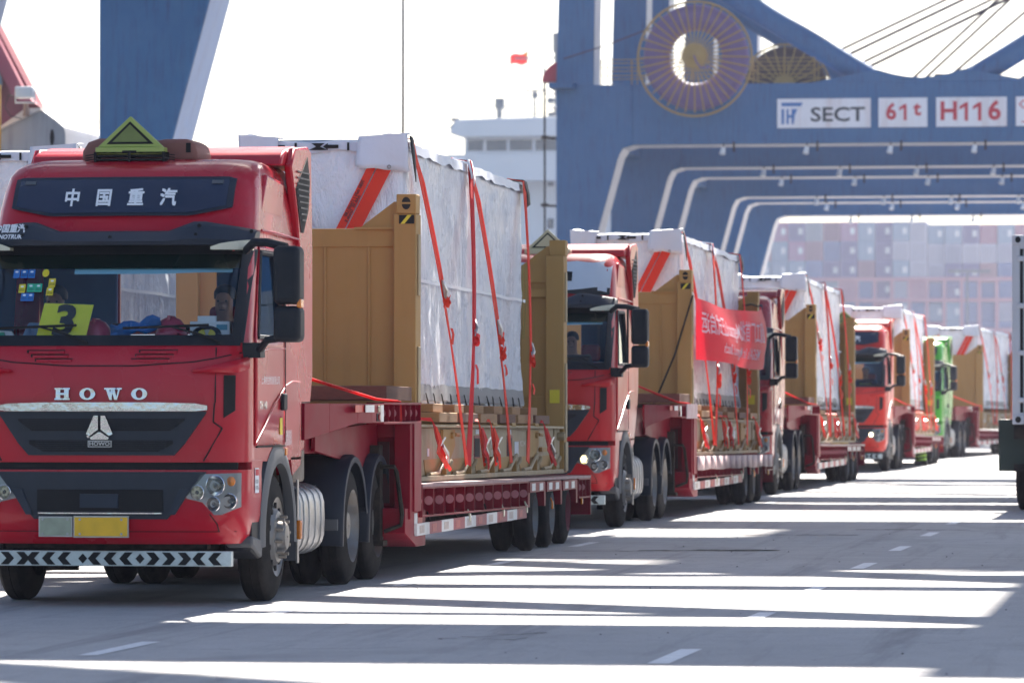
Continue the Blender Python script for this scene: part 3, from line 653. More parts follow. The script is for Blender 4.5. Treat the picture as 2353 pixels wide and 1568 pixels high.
    for s in (-1, 1):
        tk = MB(); P = []
        for k in range(24):
            t = 2 * pi * k / 24; P.append((s * .90 + .33 * math.copysign(abs(cos(t)) ** .55, cos(t)), .63 + .30 * math.copysign(abs(sin(t)) ** .55, sin(t))))
        tk.prism(P, 1.10, 2.20, 'y'); to = fix_normals(tk.build('fuel_tank', ALU, T, bevel=.02))
        bd = MB()
        for y in (1.22, 1.46, 1.74, 2.0):
            Q = [(s * .90 + (u - s * .90) * 1.035, .63 + (w - .63) * 1.035) for u, w in P]; bd.prism(Q, y, y + .05, 'y')
        bd.build_each('tank_band', ALU, to, bevel=.004, fix=True)
        vg = MB(); vg.box(*sorted((s * .72, s * 1.245)), .86, .885, .30, .90); vg.build('mud_flap', GREYP, T); 
        rl = MB(); rl.box(*sorted((s * 1.235, s * 1.25)), .855, .92, .28, .98); rl.build('flap_edge', ALU, T)
        a2 = MB(); a2.box(*sorted((s * 1.24, s * 1.285)), .84, .92, .48, .64); a2.build('side_marker', AMBER, T, bevel=.012)
        bt = MB(); bt.box(*sorted((s * .78, s * 1.16)), 1.06, 1.6, .95, 1.24); bt.build('battery_box', pr('muddy_cover', (.10, .07, .05), .7, vary=.5, vscale=5, dust=((.5, .45, .38), .6, 3)), T, bevel=.03)
        for ya in (3.55, 4.85):
            md = MB(); rr = []
            angs = [(-.66, -.16)] + [(-cos(radians(t)) * .62, sin(radians(t)) * .62 + .02) for t in range(20, 165, 12)] + [(.64, .12)]
            for u, w in angs: rr.append([(s * .64, ya + u, .525 + w), (s * 1.22, ya + u, .525 + w), (s * 1.255, ya + u * .985, .525 + w * .985 - .01), (s * 1.255, ya + u * .90, .525 + w * .92 - .02)])
            md.grid(rr); mo = fix_normals(md.build('mudguard', VISOR, T, solid=.012, smooth=45))
            if ya < 4:
                lt = MB(); lt.box(*sorted((s * .86, s * 1.0)), 2.86, 2.885, .82, .90); lt.box(*sorted((s * .86, s * 1.0)), 2.86, 2.885, .66, .74); lt.box(*sorted((s * 1.09, s * 1.22)), 2.83, 2.87, .50, .60, 0); lt.build_each('mudguard_lamp', GREYP, mo, bevel=.006)
        make_wheel(T, s * 1.25, 0, .525, .30, s, front=True)
        make_wheel(T, s * 1.23, 3.55, .525, .28, s, dual=True); make_wheel(T, s * 1.23, 4.85, .525, .28, s, dual=True)
    # interior
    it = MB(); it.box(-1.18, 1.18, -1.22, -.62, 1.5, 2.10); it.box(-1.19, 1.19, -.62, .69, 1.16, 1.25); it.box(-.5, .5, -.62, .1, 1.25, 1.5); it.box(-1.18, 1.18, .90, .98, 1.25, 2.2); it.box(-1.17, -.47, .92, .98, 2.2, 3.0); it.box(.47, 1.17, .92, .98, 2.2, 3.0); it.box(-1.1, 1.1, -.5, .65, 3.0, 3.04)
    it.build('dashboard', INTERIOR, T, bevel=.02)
    for s in (-1, 1):
        se = MB(); se.box(s * .72 - .25, s * .72 + .25, -.32, .16, 1.42, 1.56); se.box(s * .72 - .24, s * .72 + .24, .12, .26, 1.5, 2.18); se.box(s * .72 - .14, s * .72 + .14, .14, .24, 2.2, 2.42); se.box(s * .72 - .2, s * .72 + .2, -.25, .12, 1.25, 1.42); se.build('seat', SEATM, T, bevel=.05, seg=3)
    sw = MB(); pts = [( .62 + .22 * cos(t), -.52 + .09 * sin(t), 2.06 + .19 * sin(t)) for t in [2 * pi * k / 20 for k in range(21)]]; sw.tube(pts, .018, 6); sw.tube([(.62, -.52, 2.06), (.62, -.75, 1.9)], .03, 6); sw.build('steering_wheel', CHASSIS, T)
    return T
TILT = -.006
# ------------------------------------------------------------------ lowbed trailer (same origin as its tractor)
def dz(y): return .875 - .008 * (y - 6)
def make_trailer():
    T = thing('lowbed_trailer', '', 'trailer')
    def hwf(y): return 1.18 + .24 * min(1, max(0, (y - 1.3) / 1.8))
    g = MB()
    for s in (-1, 1):
        ys = [1.32, 2.0, 2.8, 3.3, 3.9]
        zb = pw((1.3, 1.32), (2.8, 1.465), (6, 1.465))
        for a, b in zip(ys, ys[1:]):
            P = [(s * hwf(a), a), (s * hwf(b), b), (s * (hwf(b) - .03), b), (s * (hwf(a) - .03), a)]
            vs = [(x, y, zb(y)) for x, y in P] + [(x, y, 1.64) for x, y in P]
            g.add(vs, [(0, 1, 5, 4), (1, 2, 6, 5), (2, 3, 7, 6), (3, 0, 4, 7), (0, 3, 2, 1), (4, 5, 6, 7)])
        for z0, z1 in ((1.45, 1.472), (1.628, 1.65)): g.box(*sorted((s * 1.25, s * 1.42)), 3.9, 5.95, z0, z1)
        g.box(*sorted((s * 1.22, s * 1.26)), 3.9, 5.95, 1.472, 1.628)
        for k in range(8): y = 3.9 + .29 * k; g.box(*sorted((s * 1.26, s * 1.415)), y, y + .012, 1.472, 1.628)
    g.add([(-1.18, 1.32, 1.655), (1.18, 1.32, 1.655), (1.42, 3.1, 1.655), (1.42, 5.95, 1.655), (-1.42, 5.95, 1.655), (-1.42, 3.1, 1.655)], [(0, 1, 2, 3, 4, 5)])
    g.prism([(.9, 1.20), (5.6, 1.20), (5.6, 1.6), (1.3, 1.6), (.9, 1.45)], -1.0, 1.0, 'x'); g.box(-.95, .95, 1.30, 1.36, 1.30, 1.63)
    for s in (-1, 1): g.prism([(2.4, 1.22), (5.5, 1.0), (5.5, 1.46), (2.4, 1.40)], s * 1.02, s * 1.06, 'x')
    go = fix_normals(g.build('gooseneck', TRAILER, T, bevel=.004, seg=1))
    h = MB()
    for s in (-1, 1):
        for k in range(8): y = 3.9 + .29 * k; h.cyl((s * 1.335, y - .004, 1.55), (s * 1.335, y + .002, 1.55), .046, n=18)
    h.build_each('lightening_hole', TRAILERL, go)
    w = MB(); w.box(-1.42, 1.42, 5.55, 5.95, .62, 1.46)
    for s in (-1, 1): w.box(*sorted((s * 1.24, s * 1.40)), 5.42, 5.56, .55, 1.45)
    w.box(-1.24, 1.24, 5.40, 5.56, .55, .66); w.box(-1.24, 1.24, 5.46, 5.56, 1.32, 1.45)
    for s in (-1, 1): w.prism([(5.25, .42), (5.9, .28), (6.4, .28), (6.4, .62), (5.25, .66)], s * .9, s * 1.38, 'x')
    w.box(-1.0, 1.0, 5.3, 6.5, .30, .6)
    fix_normals(w.build('step_wall', TRAILER, T, bevel=.006, seg=1))
    rp = MB()
    for s in (-1, 1): rp.box(*sorted((s * .82, s * 1.17)), 5.535, 5.546, .70, 1.28)
    rp.build_each('recess_panel', pr('recess_dark_red', (.07, .004, .010), .6, vary=.2), T)
    d = MB(); ys = [5.96, 8, 10, 12, 13.2, 14.4, 15.7, 17, 18.25]
    for a, b in zip(ys, ys[1:]):
        vs = [(x, y, dz(y) + o) for o in (-.03, 0) for y in (a, b) for x in (-1.43, 1.43)]
        d.add(vs, [(0, 2, 3, 1), (4, 5, 7, 6), (0, 1, 5, 4), (2, 6, 7, 3), (0, 4, 6, 2), (1, 3, 7, 5)])
    d.build('deck', DECK, T)
    b = MB()
    for s in (-1, 1):
        def chan(y0, y1, h):
            for x0, x1, za, zb_ in ((1.30, 1.33, -h, -.03), (1.28, 1.425, -h - .018, -h), (1.28, 1.425, -.048, -.03)):
                vs = [(s * x, y, dz(y) + z) for z in (za, zb_) for y in (y0, y1) for x in (x0, x1)]
                b.add(vs, [(0, 2, 3, 1), (4, 5, 7, 6), (0, 1, 5, 4), (2, 6, 7, 3), (0, 4, 6, 2), (1, 3, 7, 5)])
        chan(5.97, 13.05, .30)
        for k in range(12): y = 6.0 + .632 * k; b.box(*sorted((s * 1.32, s * 1.42)), y, y + .014, dz(y) - .30, dz(y) - .04)
        for y0, y1 in ((13.1, 14.25), (14.45, 15.6), (15.8, 16.95)):
            b.box(*sorted((s * 1.30, s * 1.425)), y0, y1, dz(y0) - .16, dz(y0) - .045)
        for y in (13.05, 14.30, 15.66, 17.0): b.prism([(y, dz(y) - .05), (y + .16, dz(y) - .05), (y + .13, dz(y) - .32), (y + .03, dz(y) - .32)], s * 1.28, s * 1.41, 'x')
        chan(17.2, 18.2, .25)
        for k in range(4): y = 17.2 + .31 * k; b.box(*sorted((s * 1.32, s * 1.42)), y, y + .014, dz(y) - .25, dz(y) - .04)
        b.box(*sorted((s * .42, s * .60)), 6, 18.2, .42, .80)
    b.box(-1.43, 1.43, 18.2, 18.235, .30, dz(18.2) + .01)
    for y in (7.5, 9.5, 11.5, 13.2): b.box(-1.3, 1.3, y, y + .08, .56, .80)
    fix_normals(b.build('side_beam', TRAILER, T))
    h = MB()
    for s in (-1, 1):
        for k in range(12): y = 6.0 + .632 * k; h.cyl((s * 1.372, y - .005, dz(y) - .165), (s * 1.372, y + .002, dz(y) - .165), .044, n=18)
        for k in (1, 2): y = 17.2 + .31 * k; h.cyl((s * 1.372, y - .005, dz(y) - .14), (s * 1.372, y + .002, dz(y) - .14), .04, n=16)
    h.build_each('lightening_hole', TRAILERL, T)
    ax = MB()
    for y in (13.7, 15.05, 16.4): ax.cyl((-1.15, y, .385), (1.15, y, .385), .06, n=10)
    ax.box(-.9, .9, 13.0, 17.2, .50, .72); ax.box(-.9, .9, 6.4, 12.9, .34, .78); ax.box(-.7, .7, 5.0, 5.6, .3, .9)  # wide boxes added to keep light from passing under the deck
    ax.build('axle_frame', CHASSIS, T)
    for y in (13.7, 15.05, 16.4):
        for s in (-1, 1): make_wheel(T, s * 1.40, y, .385, .24, s, dual=True, rim=RIM if y != 16.4 else RED_RIM)
    for s in (-1, 1):
        sg = MB(); n = 10
        for k in range(n):
            y0 = 5.75 + 7.2 * k / n; sg.box(*sorted((s * 1.385, s * 1.41)), y0, y0 + 7.2 / n, .385, .50, k % 2)
        o = sg.build('side_guard', [REFTAPE_W, pr('guard_red', (.36, .08, .09), .5, vary=.3, vscale=9)], T)
        st = MB()
        for k in range(n): y0 = 5.9 + 7.2 * k / n; st.box(*sorted((s * 1.405, s * 1.413)), y0, y0 + .26, .405, .48, k % 2)
        st.build_each('guard_sticker', [pr('worn_sticker', (.55, .45, .40), .5, vary=.5, vscale=30), pr('worn_sticker_red', (.5, .12, .10), .5, vary=.6, vscale=30)], o)
        c = MB()
        for y in (6.6, 8.2, 10.2, 12.4): c.tube([(s * 1.36, y, .60), (s * 1.395, y, .49)], .010, 5)
        c.build_each('guard_hanger', CHASSIS, o)
        for y in (8.9, 11.2, 12.9, 14.95, 17.5):
            m = MB(); m.box(*sorted((s * 1.40, s * 1.425)), y, y + .05, .44, .53); m.tube([(s * 1.39, y + .02, .57), (s * 1.41, y + .02, .52)], .012, 5); m.build('marker_lamp', AMBER if y > 14 else CREAM, T, bevel=.008)
        tp = MB()
        for (y0, y1, z0, z1, mi) in ((2.55, 2.95, 1.56, 1.625, 1), (2.95, 3.38, 1.56, 1.625, 0), (3.72, 3.86, 1.475, 1.625, 0)):
            x = hwf((y0 + y1) / 2); x = max(x, hwf(y1)) + .003
            tp.box(*sorted((s * x, s * (x + .004))), y0, y1, z0, z1, mi)
        tp.box(*sorted((s * 1.381, s * 1.385)), 5.75, 5.92, .40, .60, 0); tp.box(*sorted((s * 1.381, s * 1.385)), 5.95, 6.2, .40, .60, 1)
        for y in (13.25, 13.85, 14.6, 15.15, 15.95, 16.5): tp.box(*sorted((s * 1.4255, s * 1.43)), y, y + .26, dz(y) - .14, dz(y) - .06, 0)
        tp.build_each('reflective_tape', [REFTAPE_W, REFTAPE_R], T)
        lm = MB(); lm.cyl((s * 1.425, 3.60, 1.59), (s * 1.44, 3.60, 1.59), .032, n=14, mi=0); lm.box(*sorted((s * 1.42, s * 1.428)), 3.52, 3.68, 1.48, 1.55, 2); lm.cyl((s * 1.428, 3.60, 1.515), (s * 1.44, 3.60, 1.515), .03, n=14, mi=1)
        lm.build_each('side_lamp', [CREAM, pr('red_lens', (.30, .01, .01), .3), BLACKP], T)
    lg = MB()
    lg.box(-1.16, -1.02, 5.08, 5.24, .35, 1.25); lg.box(-1.2, -.98, 5.04, 5.28, .31, .36); lg.nx(); lg.box(1.02, 1.16, 5.08, 5.24, .35, 1.25); lg.box(.98, 1.2, 5.04, 5.28, .31, .36)
    lg.tube([(1.16, 5.1, 1.05), (1.30, 5.1, 1.05), (1.32, 5.12, 1.0), (1.36, 5.2, .60), (1.34, 5.25, .50), (1.18, 5.2, .44)], .022, 6)
    lg.build_each('landing_leg', CHASSIS, T)
    return T

# ------------------------------------------------------------------ flat rack (origin: ground under the middle of its front wall)
RL = 10.95
def make_rack():
    T = thing('flat_rack', '', 'flat rack')
    b = MB(); Z0, Z1 = .875, 1.44
    for s in (-1, 1):
        b.box(*sorted((s * 1.10, s * 1.13)), .3, RL - .3, Z0 + .05, Z1 - .03); b.box(*sorted((s * .98, s * 1.2)), .2, RL - .2, Z0, Z0 + .05); b.box(*sorted((s * .98, s * 1.2)), .2, RL - .2, Z1 - .03, Z1)
    b.box(-1.1, 1.1, .3, RL - .3, Z1 - .08, Z1 - .031)
    base = b.build('base_frame', TAND, T, bevel=.005, seg=1)
    bars = MB(); gu = MB()
    n = 6
    for s in (-1, 1):
        for k in range(n):
            y = 1.0 + 1.62 * k
            bars.tube([(s * 1.17, y, .94), (s * 1.17, y + .55, .95), (s * 1.18, y + .85, 1.06), (s * 1.19, y + .98, 1.11)], .022, 8)
            bars.tube([(s * 1.13, y + 1.05, .93), (s * 1.2, y + 1.15, 1.04), (s * 1.2, y + 1.2, 1.07)], .022, 8)
            gu.box(*sorted((s * 1.13, s * 1.19)), y + .95, y + .975, .925, 1.10)
            gu.prism([(y + .0, .925), (y + .95, .925), (y + .95, 1.10), (y - .1, 1.085)], s * 1.131, s * 1.137, 'x')
    gu.build_each('gusset_plate', TAN, base, fix=True); bars.build_each('lashing_bar', TAND, base)
    pk = MB(); pf = MB()
    for s in (-1, 1):
        for y in (4.15, 6.5): pk.box(*sorted((s * 1.129, s * 1.137)), y, y + .34, 1.10, 1.30, 0); pf.box(*sorted((s * 1.128, s * 1.134)), y - .03, y + .37, 1.07, 1.33)
    pf.build_each('pocket_frame', TRAILER, base); pk.build_each('pocket', DARKGAP, base)
    br = MB()
    for s in (-1, 1):
        for y in (1.9, 8.0): br.prism([(y, 1.39), (y + .75, 1.39), (y + .75, 1.22), (y + .45, 1.08), (y, 1.08)], s * 1.135, s * 1.165, 'x'); br.cyl((s * 1.165, y + .5, 1.33), (s * 1.195, y + .5, 1.33), .032, n=10); br.tube([(s * 1.17, y + .72, 1.34), (s * 1.17, y + .98, 1.335)], .022, 6)
        for y in (3.3, 5.0, 6.4, 8.2): br.cyl((s * 1.18, y, 1.45), (s * 1.18, y + .28, 1.45), .028, n=8)
        br.box(*sorted((s * 1.13, s * 1.17)), 9.0, 9.4, 1.14, 1.19)
    br.build_each('hinge_bracket', TAN, base, fix=True)
    ms = MB()
    lb = MB()
    for s in (-1, 1):
        for (y, z, a, h, mi) in ((4.22, 1.345, .22, .05, 0), (6.55, 1.345, .22, .05, 0), (7.05, 1.09, .3, .17, 0), (8.2, 1.05, .06, .02, 0), (1.1, 1.12, .12, .08, 0)): lb.box(*sorted((s * 1.131, s * 1.136)), y, y + a, z, z + h)
    lb.build_each('paper_label', CARDW, base)
    if True:
        f = lambda u, w: (1.1345, 5.36 + u, 1.17 + w)
        for ch, z in (('M', .075), ('S', -.035), ('C', -.095)): put_text(ms, ch, .085 if ch != 'M' else .16, lambda u, w, z=z: (1.1345, 5.36 + u * 1.6, 1.17 + z + w), bold=.004)
        put_text(ms, 'MSCU 447', .09, lambda u, w: (1.1345, 7.7 + u * 1.2, 1.235 + w))
        ms.build('stencil', [pr('stencil_cream', (.62, .58, .48), .6)], base, smooth=0)
    for e in (0, 1):
        Y = (lambda y: y) if not e else (lambda y: RL - y)
        def bxy(mb, x0, x1, y0, y1, z0, z1, mi=0): a, c = sorted((Y(y0), Y(y1))); mb.box(x0, x1, a, c, z0, z1, mi)
        w = MB(); bxy(w, -.98, .98, .12, .17, Z1, 3.34)
        wall = w.build('end_wall', TAN, T)
        r = MB()
        bxy(r, -.98, .98, .10, .20, 3.18, 3.36); bxy(r, -.98, .98, .08, .20, 1.44, 1.80)
        for x in (-.75, -.28, .28, .72): bxy(r, x - .012, x + .012, .105, .12, 1.80, 3.18); bxy(r, x - .05, x + .05, .17, .26, 1.80, 3.18)
        bxy(r, -.98, .98, .17, .24, 3.0, 3.1)
        r.build_each('wall_rib', TAN, wall, bevel=.004, seg=1)
        for s in (-1, 1):
            p = MB(); bxy(p, *sorted((s * .98, s * 1.2)), .02, .32, .88, 3.50); po = p.build('corner_post', TAN, T, bevel=.008, seg=1)
            c = MB(); bxy(c, *sorted((s * 1.01, s * 1.205)), .0, .24, 3.50, 3.69); co = c.build('corner_casting', TAN, po, bevel=.008, seg=1)
            k = MB(); yy = sorted((Y(-.004), Y(.01)))
            N = 14; k.prism([(s * 1.108 + .045 * cos(2 * pi * i / N), 3.60 + .062 * sin(2 * pi * i / N)) for i in range(N)], yy[0], yy[1], 'y')
            kk = MB(); kk.box(s * 1.108 - .05, s * 1.108 + .05, yy[0] - .003, yy[1] + .003, 3.592, 3.610)
            fix_normals(k.build('casting_slot', DARKGAP, co, smooth=0)); kk.build('slot_bar', TAN, co)
            gs = MB(); ys_ = sorted((Y(.10), Y(.14))); gs.prism([(s * .62, 3.36), (s * 1.0, 3.36), (s * 1.0, 3.62), (s * .97, 3.62)], ys_[0], ys_[1], 'y'); gb = sorted((Y(.06), Y(.2))); gs.box(*sorted((s * .58, s * 1.0)), gb[0], gb[1], 3.35, 3.372)
            fix_normals(gs.build('gusset', TAN, po))
            hz = MB(); y2 = sorted((Y(.012), Y(.02))); 
            hz.box(*sorted((s * 1.035, s * 1.185)), y2[0], y2[1], 3.40, 3.485, 0)
            hz.add([(s * 1.11 + a, Y(.009), z) for a, z in ((-.06, 3.40), (-.02, 3.40), (.05, 3.485), (.01, 3.485))], [(0, 1, 2, 3)], 1)
            hz.build('hazard_label', [DARKGAP, STICKY], po, smooth=0)
            ed = MB(); bxy(ed, *sorted((s * 1.2, s * 1.215)), .10, .24, 1.3, 2.2); bxy(ed, *sorted((s * 1.2, s * 1.215)), .10, .24, 2.7, 3.3); bxy(ed, *sorted((s * 1.2, s * 1.22)), .06, .28, .9, 1.25); ed.build_each('post_stiffener', TAND, po, bevel=.004, seg=1)
            if e:
                ye = MB(); ye.box(*sorted((s * 1.03, s * 1.15)), RL - .33, RL - .324, 1.72, 1.88); ye.build('caution_label', STICKY, po)
                hg = MB(); hg.box(*sorted((s * 1.0, s * 1.15)), RL - .75, RL - .3, .93, 1.42); hg.cyl((s * .95, RL - .5, 1.32), (s * 1.24, RL - .5, 1.32), .05, n=10); hg.build('hinge_box', TAND, po, bevel=.01)
    return T

# ------------------------------------------------------------------ tarpaulin-wrapped crate (origin: ground under the middle of its front face)
def make_crate(L, seed, label, loc, rz=0, group='tarpaulin wrapped crates riding on the flat racks', detail=True):
    T = thing('wrapped_crate', label, 'wrapped crate', loc, rz, group); T.rotation_euler[0] = TILT
    hw, z0, z1 = .82, 1.66, 4.27; rnd = random.Random(seed)
    per = []; nx, ny = 26, 120; r = .05
    for i in range(nx): per.append((-hw + r + (2 * hw - 2 * r) * i / (nx - 1), 0, 0, -1))
    for k in (1, 2): t = k * pi / 6; per.append((hw - r + r * sin(t), r - r * cos(t), sin(t), -cos(t)))
    for i in range(ny): per.append((hw, r + (L - 2 * r) * i / (ny - 1), 1, 0))
    for k in (1, 2): t = k * pi / 6; per.append((hw - r + r * cos(t), L - r + r * sin(t), cos(t), sin(t)))
    for i in range(8): per.append((hw - r - (2 * hw - 2 * r) * i / 7, L, 0, 1))
    for k in (1, 2): t = k * pi / 6; per.append((-hw + r - r * sin(t), L - r + r * cos(t), -sin(t), cos(t)))
    for i in range(20): per.append((-hw, L - r - (L - 2 * r) * i / 19, -1, 0))
    for k in (1, 2): t = k * pi / 6; per.append((-hw + r - r * cos(t), r - r * sin(t), -cos(t), -sin(t)))
    n = len(per); NZ = 64; rows = []
    for j in range(NZ + 1):
        f = j / NZ; z = z0 + (z1 - z0) * f; row = []
        for (x, y, nx_, ny_) in per:
            q = Vector((x * 1.1 + seed * 7, y * 1.1, z * .35)); e = mnoise.noise(q) * .035 + mnoise.noise(Vector((x * 4 + seed, y * 4, z * .8))) * .016 + mnoise.noise(Vector((x * 3, y * 9 + seed, z * 2.5))) * .007
            for fq, fz, am, dy in ((1.5, .55, .022, .25), (3.4, 1.0, .013, -.3), (6.5, 2.2, .007, .35)):
                rg = 1 - abs(mnoise.noise(Vector((x * fq + seed * 3, (y + dy * z) * fq, z * fz + seed)))) * 2; e += am * max(0, rg) ** 5
            e *= min(1, (1 - f) * 9 + .25)
            if f < .12: e += (.12 - f) * .22 * (.4 + mnoise.noise(Vector((x * 3, y * 3, seed))))
            row.append((x + nx_ * e, y + ny_ * e, z + (mnoise.noise(Vector((x * 2, y * 2, 3.3 + seed))) * .05 if j == 0 else 0)))
        rows.append(row)
    mb = MB(); vs = [p for rw in rows for p in rw]; fs = []
    for j in range(NZ):
        for i in range(n): k = (i + 1) % n; fs.append((j * n + i, j * n + k, (j + 1) * n + k, (j + 1) * n + i))
    fs.append(tuple(NZ * n + i for i in range(n)))
    mb.add(vs, fs); mb.build('tarpaulin', TARP, T, smooth=60)
    hm = MB(); lo = []; hi = []; ti = []                                  # lid hem with a wavy lower edge
    for (x, y, nx_, ny_) in per:
        wv = mnoise.noise(Vector((x * 3 + seed, y * 3, 9))); o = .030 + .012 * wv
        lo.append((x + nx_ * (o + .012), y + ny_ * (o + .012), z1 - .085 + .03 * wv)); hi.append((x + nx_ * (o - .004), y + ny_ * (o - .004), z1 + .012 + .012 * wv)); ti.append((x - nx_ * .14, y - ny_ * .14, z1 + .035 + .02 * wv))
    v = lo + hi + ti; f = []
    for q in (0, 1):
        for i in range(n): k = (i + 1) % n; f.append((q * n + i, q * n + k, (q + 1) * n + k, (q + 1) * n + i))
    f.append(tuple(2 * n + i for i in range(n)))
    hm.add(v, f); hm.build('lid_hem', PAD, T, smooth=60)
    ed = MB(); a = []; b = []
    for i in range(nx + 2, nx + 2 + ny):
        x, y, _, _ = per[i]; wv = mnoise.noise(Vector((y * 2, seed, 4))); a.append((x + .05 + .02 * wv, y, z0 + .02 + .02 * wv)); b.append((x + .03 + .01 * wv, y, z0 + .19 + .02 * wv))
    ed.grid([a, b]); ed.build('bottom_edge', TARPE, T)
    sl = MB(); sl.box(hw + .0, hw + .035, .1, L - .1, 1.60, 1.655); sl.box(-hw - .035, -hw, .1, L - .1, 1.60, 1.655); sl.box(-hw, hw, .05, L - .05, 1.60, 1.658); sl.build('skid_base', CARDW, T)
    st = MB(); pts = [(hw + .055, y, 2.905 + .02 * mnoise.noise(Vector((y, 0, seed)))) for y in lin(.02, L - .02, 12)]; st.ribbon(pts, (0, 0, 1), .035, .006); st.build('waist_band', WHITE, T)
    if detail:
        lc = MB(); y = .4
        while y < L - .3:
            tt = rnd.uniform(-.10, .10); lc.tube([(hw + .06, y, z0 + .10), (hw + .085, y + tt, z0 - .02), (hw + .08, y + tt + .05, z0 - .07), (hw + .07, y + .06, z0 + .0), (hw + .06, y + .03, z0 + .09)], .007, 4); y += rnd.uniform(.42, .62)
        lc.build_each('lace_loop', PADD, T)
    # draped corner pads
    for (cx, cy, sx) in ((hw, 0, 1), (-hw, 0, -1)):
        p = MB(); rows2 = []; wd = .50 if sx > 0 else .42
        for j in range(10):
            row = []
            for i in range(12):
                u = i / 11; wv = mnoise.noise(Vector((u * 3.1, j * .45, seed + sx * 3)))
                x = cx + sx * (.05 - wd * (1 - u) + .012 * wv)
                if j < 3: row.append((x, .22 - .10 * j, z1 + .055 + .02 * wv + .03 * u + .012 * (2 - j)))
                else: d = (j - 3) / 6; row.append((x + .05 * d * (u - .6), -.078 - .03 * d - .022 * wv * d - .02 * sin(u * 5 + seed) * d, z1 + .06 + .03 * u - d * (.30 + .09 * u + .03 * wv)))
            rows2.append(row)
        p.grid(rows2); o = p.build('corner_pad', PAD, T, solid=.006, smooth=50)
        if sx > 0:
            q = MB(); q.grid([[(cx + .065, -.06, z1 + .07), (cx + .075, .05, z1 + .06), (cx + .07, .18, z1 + .03)], [(cx + .09, -.07, z1 - .10), (cx + .10, .05, z1 - .08), (cx + .075, .15, z1 - .04)], [(cx + .11, -.06, z1 - .26), (cx + .115, .03, z1 - .22), (cx + .08, .10, z1 - .10)], [(cx + .12, .0, z1 - .40), (cx + .12, .03, z1 - .38), (cx + .10, .06, z1 - .3)]]); q.build('pad_lining', PADD, o, solid=.006)
        if detail and sx > 0:
            e = MB()
            for u in (-.40, -.13): e.lathe([(0, .022), (-.008, .016), (0, .010)], (cx + u, -.125, z1 - .235 - .05 * (u + .4)), 'y', 12)
            e.build_each('eyelet', ALU, o, fix=True)
    for y in (L * .47, L - .12):
        p = MB(); w_ = .16; p.grid([[(hw - .10, y - w_, z1 + .06), (hw - .10, y + w_, z1 + .06)], [(hw + .06, y - w_, z1 + .05), (hw + .06, y + w_, z1 + .04)], [(hw + .10, y - w_ * .8, z1 - .12), (hw + .09, y + w_, z1 - .10)], [(hw + .09, y - w_ * .4, z1 - .26), (hw + .10, y + w_ * .9, z1 - .22)]])
        p.build('edge_pad', PADD if y > L * .6 else PAD, T, solid=.012)
    # handling marks on the lid hem
    mk = MB()
    def mpoly(P, x): 
        vs = [(x + u, -.062, z1 - .035 + w) for u, w in P]; mk.add(vs, [tuple(range(len(vs)))])
    for x in (-.45, .10): mpoly([(-.10, 0), (-.05, .035), (-.05, .018), (.06, .018), (.06, -.018), (-.05, -.018), (-.05, -.035)], x)
    mpoly([(-.012, -.04), (.012, -.04), (.012, .04), (-.012, .04)], -.28); mpoly([(-.10, -.035), (.10, -.035), (.02, 0), (.07, .035), (-.07, .035), (-.02, 0)], -.05); mpoly([(-.012, -.04), (.012, -.04), (.012, .04), (-.012, .04)], .26)
    mk.build_each('handling_mark', DARKGAP, T, smooth=0)
    return T

